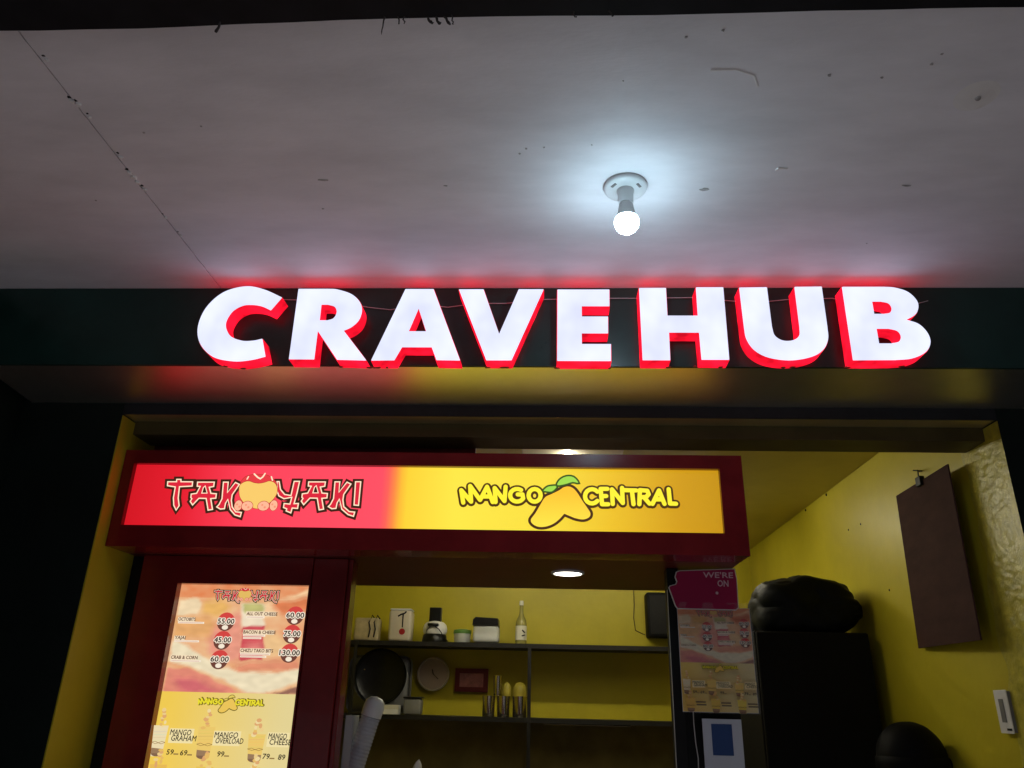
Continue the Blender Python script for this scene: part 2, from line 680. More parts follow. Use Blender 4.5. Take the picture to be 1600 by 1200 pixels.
def ragged(c, r, n=9, seed=0, sx=1.0, sy=1.0, rot=0.0):
    rr = random.Random(seed)
    out = []
    for i in range(n):
        a = 2 * math.pi * i / n
        k = r * rr.uniform(0.55, 1.2)
        x, y = sx * k * math.cos(a), sy * k * math.sin(a)
        out.append((c[0] + x * math.cos(rot) - y * math.sin(rot), c[1] + x * math.sin(rot) + y * math.cos(rot)))
    return out


def ceiling_chip(px, py, r, m, name, sx=1.0, sy=1.0, rot=0.0, h=0.0016, seed=None):
    x, y = ptz(px, py, ZC)
    bm = NB()
    l = ragged((x, y), r, 10, seed if seed is not None else int(px * 7 + py), sx, sy, rot)
    lo = [bm.verts.new((p[0] * .7 + x * .3, p[1] * .7 + y * .3, ZC - h)) for p in l]
    hi = [bm.verts.new((p[0], p[1], ZC - 0.0002)) for p in l]
    bm.faces.new(lo)
    for i in range(len(l)):
        j = (i + 1) % len(l)
        bm.faces.new((lo[i], lo[j], hi[j], hi[i]))
    return fin(name, bm, m, pc)


for px, py, r in ((72, 93, .004), (112, 158, .005), (122, 163, .005), (140, 183, .004), (188, 245, .0045), (202, 270, .006),
                  (208, 277, .007), (215, 285, .006), (226, 296, .005), (258, 340, .004), (282, 368, .003)):
    ceiling_chip(px + 1, py, r * 1.25, 'flake', 'paint_flake', h=0.004)
    ceiling_chip(px - 4, py - 6, r * .8, 'dark', 'chipped_hole', h=0.0008)
for px, py, r, sx, sy in ((225, 207, .0035, 1, 1), (314, 197, .003, 1, 1), (150, 313, .003, 1, 1), (505, 281, .010, 1.6, .4), (505, 326, .004, 1, .5),
                          (696, 290, .004, 1.6, .6), (1296, 117, .005, 1, 1), (1456, 100, .004, 1, 1), (1472, 84, .003, 1, 1), (1378, 121, .0035, 1, 1),
                          (1102, 296, .010, 1.5, .6), (822, 232, .003, 1, 1), (850, 230, .003, 1, 1), (812, 240, .003, 1, 1), (925, 226, .002, 1, 1),
                          (1416, 290, .009, 1.5, .5), (1354, 380, .003, 1, .5), (1072, 58, .003, 1, 1), (1130, 47, .003, 1, 1), (974, 126, .002, 1, 1)):
    ceiling_chip(px, py, r, 'scuff', 'scuff_mark', sx, sy, 0.1)
# a plastered-over round patch with a screw, and two raised filler smears
x, y = ptz(1526, 150, ZC)
fin('filler_patch', add_lathe(NB(), [(.044, .0002), (.036, -.0006), (.02, -.0009), (0.0, -.001)], (x, y, ZC), 28, False), 'filler', pc, smooth=True)
fin('screw_head', add_lathe(NB(), [(.006, -.0016), (.005, -.005), (0, -.006)], (x + .004, y + .004, ZC), 12, False), 'scuff', pc)
bm = NB()
add_tube(bm, [(*ptz(1110, 110, ZC), ZC), (*ptz(1150, 109, ZC), ZC + .0006), (*ptz(1178, 118, ZC), ZC + .0006), (*ptz(1184, 135, ZC), ZC + .001)], .0022, 6)
fin('filler_ridge', bm, 'filler', pc)
bm = NB()
add_tube(bm, [(*ptz(1230, 263, ZC), ZC), (*ptz(1216, 262, ZC), ZC - .001), (*ptz(1212, 266, ZC), ZC)], .0025, 6)
fin('filler_ridge', bm, 'filler', pc)

# dark beam along the open edge of the porch
bm = NB()
n = 70
rows = []
for i in range(n + 1):
    x = -3.2 + 6.4 * i / n
    e = 0.978 + 0.006 * noise.noise(Vector((x * 2.2, 0, 3))) + 0.002 * noise.noise(Vector((x * 22, 0, 3))) + (0.012 if x < -0.35 else 0.0) * min(1, max(0, (-.35 - x) * 3))
    zz = 2.69 + 0.002 * noise.noise(Vector((x * 8, 4, 3)))
    rows.append([bm.verts.new(p) for p in ((x, 0.60, 2.69), (x, e, zz), (x, e + .004, 2.765), (x, 0.60, 2.95))])
for A, B in zip(rows, rows[1:]):
    for k in range(4):
        j = (k + 1) % 4
        bm.faces.new((A[k], B[k], B[j], A[j]))
beam = fin('porch_beam', bm, 'beam', shop)
rr = random.Random(3)
for k, (px, py, dx, dy) in enumerate(((345, 38, -8, 14), (600, 30, -5, 24), (622, 31, 2, 5), (631, 31, 1, 6), (668, 30, 8, 5), (680, 30, 10, 6), (694, 29, 10, 8), (706, 28, 4, 9), (895, 22, 5, 4), (952, 21, 8, 4))):
    bm = NB()
    pts = []
    for i in range(6):
        t = i / 5
        x, y = ptz(px + dx * t + rr.uniform(-2, 2), py - 4 + (dy + 3) * t + rr.uniform(-1.5, 1.5), 2.688)
        pts.append((x, y, 2.688 - 0.006 * math.sin(t * 3)))
    tp = [.0016, .0026, .0022, .003, .0018, .0006] if k in (0, 4, 5, 6) else [.0016, .0014, .0012, .001, .0012, .0004]
    add_tube(bm, pts, .001, 5, tp)
    fin('cobweb_tuft', bm, 'web', beam)

# ================================================================== channel letters
FY = 1.962
S = 1
LET = {
    'C': ([[(-.788, 2.686), (-.844, 2.712, S), (-.901, 2.723, S), (-.965, 2.703, S), (-1.008, 2.653, S), (-1.022, 2.590, S), (-1.006, 2.535, S), (-.962, 2.494, S), (-.90, 2.480, S), (-.85, 2.484, S), (-.809, 2.495),
            (-.826, 2.550), (-.852, 2.544, S), (-.885, 2.544, S), (-.922, 2.560, S), (-.942, 2.598, S), (-.930, 2.638, S), (-.902, 2.659, S), (-.872, 2.662, S), (-.843, 2.657, S), (-.815, 2.644)]], 'first letter of the sign'),
    'R': ([[(-.741, 2.714), (-.65, 2.714), (-.625, 2.712, S), (-.582, 2.697, S), (-.554, 2.671, S), (-.545, 2.643, S), (-.551, 2.612, S), (-.570, 2.590, S), (-.592, 2.578), (-.517, 2.484), (-.601, 2.486), (-.6675, 2.577), (-.667, 2.487), (-.739, 2.487)],
           [(-.667, 2.663), (-.648, 2.663), (-.627, 2.656, S), (-.618, 2.637, S), (-.625, 2.617, S), (-.642, 2.610), (-.666, 2.610)]], 'between C and A'),
    'A': ([[(-.422, 2.713), (-.339, 2.713), (-.250, 2.485), (-.317, 2.486), (-.333, 2.526), (-.418, 2.526), (-.437, 2.485), (-.502, 2.484)],
           [(-.379, 2.650), (-.352, 2.575), (-.403, 2.575)]], 'between R and V'),
    'V': ([[(-.264, 2.712), (-.192, 2.712), (-.142, 2.567), (-.089, 2.712), (-.017, 2.712), (-.105, 2.486), (-.176, 2.486)]], 'between A and E'),
    'E': ([[(.024, 2.711), (.174, 2.711), (.173, 2.658), (.0935, 2.658), (.0935, 2.623), (.168, 2.623), (.167, 2.571), (.0925, 2.571), (.0925, 2.536), (.174, 2.536), (.173, 2.485), (.023, 2.485)]], 'last letter of the first word'),
    'H': ([[(.260, 2.716), (.337, 2.716), (.3365, 2.626), (.4225, 2.626), (.4235, 2.718), (.501, 2.718), (.499, 2.490), (.4235, 2.490), (.4225, 2.574), (.338, 2.574), (.337, 2.488), (.261, 2.488)]], 'first letter of the second word'),
    'U': ([[(.547, 2.717), (.625, 2.718), (.626, 2.592), (.630, 2.566, S), (.645, 2.551, S), (.665, 2.547, S), (.686, 2.552, S), (.700, 2.567, S), (.703, 2.592), (.704, 2.719), (.780, 2.720), (.779, 2.59),
            (.776, 2.553, S), (.758, 2.520, S), (.722, 2.499, S), (.664, 2.489, S), (.606, 2.498, S), (.570, 2.521, S), (.552, 2.555, S), (.549, 2.59)]], 'between H and B'),
    'B': ([[(.838, 2.719), (.955, 2.719), (.985, 2.716, S), (1.020, 2.701, S), (1.040, 2.668, S), (1.030, 2.634, S), (.999, 2.614), (1.031, 2.600, S), (1.050, 2.572, S), (1.052, 2.542, S), (1.034, 2.514, S), (.995, 2.496, S), (.950, 2.491), (.836, 2.490)],
           [(.914, 2.673), (.940, 2.673), (.960, 2.667, S), (.966, 2.651, S), (.958, 2.636, S), (.940, 2.632), (.914, 2.632)],
           [(.913, 2.587), (.948, 2.587), (.970, 2.580, S), (.977, 2.563, S), (.968, 2.546, S), (.946, 2.540), (.913, 2.540)]], 'last letter of the sign'),
}
for ch, (loops, where) in LET.items():
    ls = [smooth_loop(l, 6) for l in loops]
    x0 = min(p.x for p in ls[0])
    x1 = max(p.x for p in ls[0])
    t = thing('channel_letter', 'lit white letter %s with glowing red sides, %s' % (ch, where), 'sign letter', ((x0 + x1) / 2, 2.0, 2.486), 'lit letters on the fascia')
    bm = NB()
    add_prism(bm, ls, FY, FY + .004)
    fin('face', bm, 'face_lit', t)
    bm = NB()
    big = [offset_loop(ls[0], .0012)] + [offset_loop(h, -.0012) for h in ls[1:]]
    add_prism(bm, big, FY + .0045, 2.0195, front=True, back=False)
    fin('side', bm, 'side_lit', t)
    # dabs of sealant under the letter feet
    rl = random.Random(ord(ch))
    lows = [p for p in ls[0] if p.y < 2.497]
    for k in range(3):
        p = rl.choice(lows)
        q = rl.choice(lows)
        tt = rl.uniform(0, .5)
        if abs(p.x - q.x) > .09:
            q = p
        cx = p.x + (q.x - p.x) * tt
        bm = NB()
        add_blob(bm, (cx, 2.012, p.y - .001), (rl.uniform(.004, .011), .005, .003), k, .4, 2.0, 2)
        fin('sealant_dab', bm, 'sealant', t, True)
# pale wire sagging behind the letters
bm = NB()
pts = []
P = [(440, 468), (520, 470), (575, 480), (610, 484), (660, 476), (700, 480), (745, 474), (790, 474), (850, 468), (920, 466), (1000, 466), (1080, 465), (1140, 470), (1180, 473), (1230, 468), (1300, 466), (1365, 482), (1380, 488), (1450, 470)]
for i, (a, b) in enumerate(P):
    x, z = pt(a, b, 2.014)
    pts.append((x, 2.014, z))
sp = []
for a, b in zip(pts, pts[1:]):
    for k in range(4):
        t = k / 4
        sp.append(tuple(a[i] + (b[i] - a[i]) * t for i in range(3)))
add_tube(bm, sp + [pts[-1]], .0011, 6)
tag(rebase(fin('sign_wire', bm, 'wire')), 'thin pale wire strung behind the lit letters on the fascia', 'wire')

# ================================================================== bulb on the porch ceiling
lx, ly = ptz(977, 291, ZC)
lamp = thing('ceiling_lamp', 'bare white lit bulb in a round holder on the porch ceiling', 'lamp', (lx, ly, ZC))
fin('base_plate', add_lathe(NB(), [(.052, 0), (.0525, -.004), (.051, -.008), (.046, -.0115), (.030, -.0135), (.0, -.0135)], (lx, ly, ZC), 48), 'lamp_white', lamp, smooth=True)
for a in (-145, -35):
    bm = NB()
    c = Vector((lx + .036 * math.cos(math.radians(a)), ly + .036 * math.sin(math.radians(a)), ZC - .0131))
    add_box(bm, -.008, .008, -.003, .003, -.0008, .0008)
    bmesh.ops.rotate(bm, verts=bm.verts, matrix=Matrix.Rotation(math.radians(a + 90), 3, 'Z'))
    bmesh.ops.translate(bm, verts=bm.verts, vec=c)
    fin('screw_slot', bm, 'grey', lamp)
fin('socket', add_lathe(NB(), [(.0205, -.013), (.0205, -.018), (.0185, -.021), (.0180, -.048), (.0172, -.050)], (lx, ly, ZC), 32), 'lamp_white', lamp, smooth=True)
bulb = fin('bulb_neck', add_lathe(NB(), [(.0150, -.050), (.0165, -.054), (.0185, -.066), (.0232, -.085), (.0255, -.092)], (lx, ly, ZC), 32, True), 'lamp_white', lamp, smooth=True)
prof = [(.0262, -.0925)]
for i in range(1, 14):
    a = math.radians(-18 + 108 * i / 13)
    prof.append((.0288 * math.cos(a), -.103 - .0288 * math.sin(a)))
prof[-1] = (0.0, prof[-1][1])
fin('bulb_dome', add_lathe(NB(), prof, (lx, ly, ZC), 32, True), 'bulb_lit', bulb, smooth=True)

# ================================================================== kiosk booth
KY = 2.35
KX = 0.606
kiosk = thing('kiosk_booth', 'dark red food kiosk built into the shop opening', 'kiosk', (-.39, 2.8, 0))
fin('canopy', bx(WL + .004, KX, KY + .122, 3.16, 2.0215, 2.05, .002), 'red_dark', kiosk)
fin('canopy_top', bx(WL + .004, KX, KY + .122, 3.16, 2.052, 2.10), 'red_dark', kiosk)
fin('shade_panel', bx(WL + .004, -.25, 2.52, 2.535, 2.101, 2.597), 'red_dark', kiosk)  # added dark panel, stands in for the dim interior above the header
fin('corner_post', bx(WL + .004, -1.332, 2.535, 2.60, 0.005, 2.02), 'black', kiosk)
fin('door_post', bx(-.764, -.652, 2.515, 2.60, 0.005, 2.02, .003), 'red', kiosk)
fin('window_trim', bx(-.6515, -.638, 2.53, 2.60, 0.9, 2.02, .002), 'red', kiosk)
fin('side_post', bx(.392, .428, 2.60, 2.66, 0.005, 2.02, .002), 'black', kiosk)
fin('side_panel', bx(.429, .60, 2.625, 2.645, 0.005, 1.90), 'black', kiosk)
fin('post_edging', bx(.3895, .3915, 2.598, 2.603, 1.2, 1.95), 'cord', kiosk)
fin('counter', bx(-.637, .391, 2.55, 3.1, 1.0, 1.04, .003), 'red_dark', kiosk)
fin('counter_front', bx(-.637, .391, 2.56, 2.59, 0.005, 0.998), 'red', kiosk)

# downlight let into the canopy
dx, dy = ptz(887, 895, 2.02)
dl = thing('downlight', 'round lit downlight set in the dark red kiosk canopy', 'light', (dx, dy, 2.02))
fin('bezel', add_lathe(NB(), [(.058, .0010), (.058, -.004), (.050, -.006), (.047, -.003), (.047, .0010)], (dx, dy, 2.0205), 40, False), 'lamp_white', dl, smooth=True)
fin('lens', add_lathe(NB(), [(.0, -.004), (.0468, -.004), (.0468, .0008)], (dx, dy, 2.0205), 40, False), 'led_warm', dl)

# ---------------------------------------------------------------- header light box
hb = thing('header_light_box', 'long backlit sign box, red half and yellow half, above the kiosk window', 'sign', (-.39, KY, 2.02))
PX0, PX1, PZ0, PZ1 = -1.345, 0.535, 2.087, 2.289
bm = NB()
outer = [Vector(p) for p in ((WL + .005, 2.02), (KX, 2.02), (KX, 2.333), (WL + .005, 2.333))]
inner = [Vector(p) for p in ((PX0, PZ0), (PX1, PZ0), (PX1, PZ1), (PX0, PZ1))]
add_prism(bm, [outer, inner], KY, KY + .02)
fin('frame', bm, 'red', hb)
fin('case', bx(WL + .006, KX - .001, KY + .0205, KY + .12, 2.021, 2.332), 'red', hb)

STOPS = [(0.0, (196, 18, 30)), (.09, (214, 26, 42)), (.22, (240, 62, 84)), (.435, (250, 74, 92)), (.450, (246, 100, 72)), (.462, (238, 156, 50)), (.472, (238, 196, 50)), (.56, (236, 216, 66)),
         (.72, (232, 206, 56)), (.82, (222, 180, 34)), (.93, (196, 146, 20)), (1.0, (184, 136, 16))]  # red-to-yellow print; darker ends and bright middle paint in uneven backlight
STOPL = [(t, srgb(*c)) for t, c in STOPS]


def ramp(t):
    t = min(1, max(0, t))
    for (a, ca), (b, cb) in zip(STOPL, STOPL[1:]):
        if t <= b:
            k = (t - a) / (b - a)
            return tuple(ca[i] + (cb[i] - ca[i]) * k for i in range(3))
    return STOPL[-1][1]


pr = Print(KY + .0195)
pr.grid(PX0, PX1, PZ0, PZ1, 90, 4, lambda p: ramp((p.x - PX0) / (PX1 - PX0)))
pr.build('printed_panel', 'print_lit', hb)

C_DK, C_CR, C_RD = srgb(56, 28, 14), srgb(252, 222, 190), srgb(206, 34, 54)


def c1(x, y):
    return Vector(pt(240 + x / 8.0, 720 + y / 8.0, KY))


def c2(x, y):
    return Vector(pt(400 + x / 8.0, 720 + y / 8.0, KY))


def c3(x, y):
    return Vector(pt(700 + x / 8.0, 730 + y / 8.0, KY))


T_T = [(145, 240), (256, 240), (258, 210), (325, 210), (325, 240), (472, 241), (465, 308), (305, 316), (290, 450), (302, 548), (255, 615), (220, 545), (215, 450), (238, 318), (140, 303)]
T_A = [(520, 245), (745, 245), (735, 312), (682, 322), (700, 386), (770, 391), (762, 460), (700, 465), (722, 600), (652, 612), (628, 464), (545, 462), (462, 550), (425, 495), (446, 462), (434, 448), (440, 396), (510, 386), (550, 312), (514, 310)]
T_AH = [(620, 308), (640, 385), (586, 385), (604, 322)]
T_K = [(845, 245), (920, 245), (905, 372), (1000, 247), (1062, 277), (968, 412), (958, 480), (968, 560), (1010, 618), (1086, 626), (1066, 695), (990, 670), (930, 600), (905, 480), (884, 520), (870, 592), (810, 598), (755, 565), (790, 530), (826, 460)]
T_Y = [(238, 238), (278, 238), (295, 340), (345, 400), (415, 412), (455, 235), (537, 235), (505, 380), (468, 515), (522, 512), (508, 590), (440, 585), (422, 648), (350, 618), (358, 592), (318, 575), (328, 512), (402, 520), (422, 450), (330, 468), (262, 430), (240, 372)]
T_I = [(1225, 240), (1305, 240), (1275, 552), (1205, 546)]


def takoyaki_logo(pr, full=True):
    px = (c1(8, 0) - c1(0, 0)).length       # one photo pixel on the header
    L = []
    L.append(([c1(*p) for p in T_T], None))
    L.append(([c1(*p) for p in T_A], [c1(*p) for p in T_AH]))
    L.append(([c1(*p) for p in T_K], None))
    L.append(([c2(*p) for p in T_Y], None))
    L.append(([c2(p[0] + 116, p[1] - 3) for p in T_A], [c2(p[0] + 116, p[1] - 3) for p in T_AH]))
    L.append(([c2(p[0] + 122 + (22 if p[1] > 600 else 0), p[1] - 4) for p in T_K], None))
    L.append(([c2(*p) for p in T_I], None))
    for o, h in L:
        pr.poly(offset_loop(o, 3.6 * px), C_DK)
    for o, h in L:
        pr.poly(o, C_CR, [h] if h else [])
    for o, h in L:
        pr.poly(offset_loop(o, -1.7 * px), C_RD, [offset_loop(h, 1.3 * px)] if h else [])
    # the round octopus ball standing for the letter O: plain dough ball with sauce and curls
    lobes = [(1038, 545), (1150, 552), (1355, 552), (1482, 545)]
    ol, pk = srgb(168, 52, 36), srgb(246, 172, 140)
    cap = [(1062, 300), (1085, 230, S), (1140, 180, S), (1230, 158, S), (1310, 155, S), (1400, 165, S), (1475, 215, S), (1520, 270, S), (1522, 330)]
    l = [Vector(p) for p in smooth_loop([c1(*p[:2]).to_tuple() + tuple(p[2:]) for p in cap], 4)]
    ball = [(1050, 360), (1062, 290), (1120, 250), (1180, 243), (1235, 262), (1300, 270), (1370, 258), (1430, 240), (1490, 260), (1522, 310), (1526, 380), (1490, 450), (1420, 520), (1330, 570), (1270, 585), (1190, 560), (1110, 510), (1062, 440)]
    lb = smooth_loop([c1(*p).to_tuple() + (1,) for p in ball], 4)
    for x, y in (lobes[0], lobes[3]):
        c = c1(x, y)
        pr.disc(c, 6.6 * px, 8.6 * px, ol)
        pr.disc(c, 5.8 * px, 7.8 * px, pk)
    pr.poly(offset_loop(l, .8 * px), ol)
    pr.poly(l, srgb(214, 56, 62))
    pr.poly(offset_loop(lb, .8 * px), ol)
    pr.poly(lb, lambda p: srgb(232, 190, 100))
    for x, y in (lobes[1], lobes[2]):
        c = c1(x, y)
        pr.disc(c, 9.2 * px, 7.8 * px, ol)
        pr.disc(c, 8.4 * px, 7.0 * px, pk)
    for x, y in lobes:
        c = c1(x, y)
        pr.disc(c + Vector((-2 * px, 1.5 * px)), 1.6 * px, 1.6 * px, srgb(225, 140, 110))
        pr.disc(c + Vector((2.2 * px, -2 * px)), 1.8 * px, 1.8 * px, srgb(225, 140, 110))
    pr.stroke([c1(1240, 150), c1(1280, 190), c1(1316, 212), c1(1350, 185), c1(1376, 145)], 2.2 * px, C_CR)
    pr.stroke([c1(1150, 215), c1(1168, 185)], 1.8 * px, C_CR)
    pr.stroke([c1(1455, 185), c1(1470, 230)], 2.0 * px, C_CR)


def arc(cx, cy, r, a0, a1, n=10, ry=None):
    ry = ry or r
    return [(cx + r * math.cos(math.radians(a0 + (a1 - a0) * i / n)), cy - ry * math.sin(math.radians(a0 + (a1 - a0) * i / n))) for i in range(n + 1)]


MANGO = [[(186, 432), (160, 275), (285, 420), (272, 222), (395, 395)], [(398, 398), (485, 232), (556, 425)], [(440, 355), (520, 355)], [(592, 425), (580, 248), (704, 412), (718, 232)],
         arc(862, 340, 88, 55, 330, 12, 80) + [(930, 330), (870, 330)], arc(1082, 342, 76, 0, 360, 16, 80)]
C4 = 1440
CENTRAL = [[(x + C4, y) for x, y in st] for st in ([*arc(362, 355, 88, 40, 320, 12, 90)], [(555, 262), (470, 262), (488, 455), (565, 455)], [(480, 355), (540, 352)], [(622, 452), (612, 268), (748, 440), (738, 250)],
           [(748, 278), (915, 282)], [(862, 285), (882, 455)], [(955, 455), (962, 278), (1055, 286), (1072, 330), (1040, 365), (966, 368)], [(1012, 368), (1082, 448)], [(1120, 452), (1202, 282), (1270, 452)], [(1160, 395), (1245, 395)], [(1322, 268), (1340, 448), (1415, 450)])]
MBODY = [(1385, 265), (1440, 228), (1510, 216), (1575, 242), (1632, 305), (1695, 405), (1765, 505), (1796, 565), (1778, 622), (1700, 655), (1600, 642), (1520, 612), (1458, 586), (1400, 650), (1320, 710), (1220, 746), (1120, 746), (1042, 702), (1022, 640), (1082, 555), (1140, 455), (1205, 355), (1290, 312)]
LEAF1 = [(1368, 212), (1400, 145), (1480, 104), (1570, 112), (1630, 182), (1560, 172), (1470, 198)]
LEAF2 = [(1196, 278), (1250, 232), (1350, 220), (1362, 230), (1300, 290), (1215, 286)]


def mango_logo(pr, thin=False):
    px = (c3(8, 0) - c3(0, 0)).length
    bo = srgb(66, 36, 8) if not thin else srgb(112, 96, 30)
    yl = srgb(240, 226, 50)
    w = 6.6 * px
    for st in MANGO + CENTRAL:
        pr.stroke([c3(*p) for p in st], w + 6.8 * px, bo)
    body = smooth_loop([c3(*p).to_tuple() + (() if p == (1458, 586) else (1,)) for p in MBODY], 4)
    pr.poly(offset_loop(body, 2.4 * px), bo)
    tip, top_ = c3(1060, 700), c3(1500, 300)
    def flesh(p):
        k = min(1, max(0, (p.y - tip.y) / (top_.y - tip.y)))
        a, b = srgb(240, 212, 64), srgb(240, 184, 42)
        return tuple(a[i] + (b[i] - a[i]) * k for i in range(3))
    pr.poly(offset_loop(body, -1.6 * px), flesh if not thin else srgb(240, 200, 90))
    for lf in (LEAF2, LEAF1):
        l = smooth_loop([c3(*p).to_tuple() + (1,) for p in lf], 3)
        pr.poly(offset_loop(l, 2.6 * px), srgb(44, 76, 14) if not thin else bo)
        pr.poly(l, srgb(150, 205, 70) if not thin else srgb(232, 206, 96))
    for st in MANGO + CENTRAL:
        pr.stroke([c3(*p) for p in st], w, yl)
    del w


pr = Print(KY + .0145)
takoyaki_logo(pr)
pr.build('takoyaki_lettering', 'print_lit', hb)
pr = Print(KY + .0165)
mango_logo(pr)
pr.build('mango_lettering', 'print_lit', hb)

# ---------------------------------------------------------------- tall menu light box
MY = 2.52
MX0, MX1, MZ1 = -1.203, -.770, 1.932
MW = MX1 - MX0
MZ0 = MZ1 - MW * 1.40
mb = thing('menu_light_box', 'tall backlit menu panel in a red frame at the left of the kiosk', 'menu board', (-1.0, MY, 0.6))
bm = NB()
outer = [Vector(p) for p in ((-1.331, .60), (-.765, .60), (-.765, 2.0195), (-1.331, 2.0195))]
inner = [Vector(p) for p in ((MX0, MZ0), (MX1, MZ0), (MX1, MZ1), (MX0, MZ1))]
add_prism(bm, [outer, inner], MY - .012, MY + .02)
fin('frame', bm, 'red', mb)
fin('case', bx(-1.33, -.766, MY + .0205, MY + .09, .601, 2.0193), 'red_dark', mb)


def c7(x, y):
    return Vector(pt(50 + x / 3.2, 860 + y / 3.2, MY))


def logo_map(src0, src1, dst0, dst1):
    k = (dst1 - dst0).length / (src1 - src0).length
    return lambda p: (dst0.x + (p[0] - src0.x) * k, dst0.y + (p[1] - src0.y) * k)


class Mapped(Print):
    """draws header artwork scaled down into another print"""

    def __init__(self, host, f):
        self.host, self.f = host, f

    def poly(self, loop, col, holes=()):
        def g(p):
            q = self.f(p)
            return Vector(q)
        c = col
        if callable(col):
            c = col(Vector((0, 0)))
        self.host.poly([g(p) for p in loop], c, [[g(p) for p in h] for h in holes])


def menu_art(pr):
    W_, H_ = MW, MZ1 - MZ0
    split = c7(980, 712).y
    # upper half: faded food picture behind the prices
    regs = []
    def reg(L, c, soft=1.0):
        regs.append(([c7(*p) for p in L], c, soft))
    reg([(728, 240), (820, 236), (838, 262), (815, 318), (712, 322)], srgb(244, 218, 176))
    reg([(850, 250), (960, 245), (980, 290), (930, 330), (840, 320)], srgb(238, 184, 104), 2)
    reg([(1010, 330), (1180, 255), (1390, 190), (1388, 240), (1250, 300), (1020, 380)], srgb(246, 204, 156))
    reg([(1180, 255), (1390, 230), (1380, 300), (1240, 320)], srgb(226, 130, 84), 2)
    reg([(860, 420), (1000, 310), (1040, 300), (1045, 540), (960, 560), (880, 520)], srgb(236, 156, 132), 2)
    reg([(700, 330), (900, 330), (880, 430), (690, 440)], srgb(232, 172, 110), 2)
    reg([(1160, 380), (1240, 440), (1330, 420), (1335, 470), (1200, 540), (1150, 500)], srgb(240, 196, 140), 2)
    reg([(1000, 560), (1330, 540), (1335, 600), (1020, 610)], srgb(228, 146, 112), 2)
    reg([(690, 445), (760, 470), (840, 530), (920, 580), (1050, 605), (1200, 615), (1338, 588), (1330, 650), (1180, 712), (1060, 712), (900, 628), (760, 572), (676, 556)], srgb(240, 224, 188))
    reg([(664, 590), (760, 585), (860, 626), (1022, 715), (640, 715)], srgb(230, 140, 118), .6)
    reg([(690, 640), (800, 640), (960, 712), (740, 712)], srgb(214, 108, 112), 2)
    reg([(1340, 672), (1335, 722), (1185, 718)], srgb(150, 104, 86), .6)
    reg([(1034, 262), (1148, 262), (1150, 385), (1042, 388)], srgb(244, 226, 196))
    reg([(1040, 262), (1145, 258), (1150, 305), (1050, 310)], srgb(196, 190, 120), 1)
    reg([(1042, 378), (1150, 374), (1146, 545), (1028, 548)], srgb(210, 82, 88), .5)
    reg([(1055, 470), (1140, 455), (1142, 500), (1055, 520)], srgb(228, 128, 120), 2)
    def inside(L, x, y):
        c = False
        j = len(L) - 1
        for i in range(len(L)):
            a, b = L[i], L[j]
            if (a.y > y) != (b.y > y) and x < (b.x - a.x) * (y - a.y) / (b.y - a.y) + a.x:
                c = not c
            j = i
        return c
    ring = [(0, 0)] + [(math.cos(k * math.pi / 3), math.sin(k * math.pi / 3)) for k in range(6)]
    boxes = [(min(p.x for p in L) - .02, max(p.x for p in L) + .02, min(p.y for p in L) - .02, max(p.y for p in L) + .02) for L, c, f in regs]
    memo = {}
    def top(p):
        key = (round(p.x, 5), round(p.y, 5))
        if key in memo:
            return memo[key]
        u = (p.x - MX0) / W_
        v = (MZ1 - p.y) / (MZ1 - split)
        n = 0.5 + 0.5 * noise.noise(Vector((u * 5, v * 6, 1)))
        n2 = 0.5 + 0.5 * noise.noise(Vector((u * 15, v * 22, 4)))
        a, b = srgb(230, 128, 76), srgb(244, 206, 156)
        k = min(1, max(0, 0.15 + .55 * n + .35 * n2 - (.35 if v < .13 else 0)))
        col = [a[i] + (b[i] - a[i]) * k for i in range(3)]
        wx = p.x + .006 * noise.noise(Vector((u * 12, v * 12, 9)))
        wy = p.y + .006 * noise.noise(Vector((u * 12, v * 12, 19)))
        for (L, c, f), bb in zip(regs, boxes):
            if not (bb[0] < wx < bb[1] and bb[2] < wy < bb[3]):
                continue
            w = sum(inside(L, wx + .005 * f * q[0], wy + .005 * f * q[1]) for q in ring) / 7.0
            g = 0.86 + 0.28 * n2
            col = [col[i] + (min(1, c[i] * g) - col[i]) * w for i in range(3)]
        memo[key] = tuple(col)
        return memo[key]
    pr.grid(MX0, MX1, split, MZ1, 110, 100, top)
    def low(p):
        u = (p.x - MX0) / W_
        a, b = srgb(244, 206, 84), srgb(232, 214, 150)
        k = min(1, max(0, u * 1.2 - .1))
        return tuple(a[i] + (b[i] - a[i]) * k for i in range(3))
    pr.grid(MX0, MX1, MZ0, split, 16, 20, low)
    # headline
    s0, s1 = c1(120, 300), c2(1320, 300)
    f = logo_map(s0, s1, c7(898, 205), c7(1230, 210))
    takoyaki_logo(Mapped(pr, f))
    ink = srgb(92, 58, 44)
    wt = srgb(252, 238, 216)
    px = (c7(3.2, 0) - c7(0, 0)).length
    def item(s, x, y, w, under=()):
        a, b = c7(x - 4, y + 4), c7(x + w + 4, y - 16)
        pr.poly([(a.x, a.y), (b.x, a.y), (b.x, b.y), (a.x, b.y)], srgb(250, 226, 190))
        p = c7(x, y)
        pr.text(s, p.x, p.y, 4.4 * px, ink, width=w / 3.2 * px, bold=.045)
        for k, ww in enumerate(under):
            a, b = c7(x - 2, y + 14 + 13 * k), c7(x + ww, y + 14 + 13 * k)
            pr.poly([(a.x, a.y), (b.x, a.y), (b.x, a.y + 2.6 * px), (a.x, a.y + 2.6 * px)], wt)
            pr.poly([(a.x + px, a.y + 1.0 * px), (b.x - 2 * px, a.y + 1.0 * px), (b.x - 2 * px, a.y + 1.5 * px), (a.x + px, a.y + 1.5 * px)], srgb(206, 130, 110))
    item('OCTOBITS', 720, 348, 82, (130,))
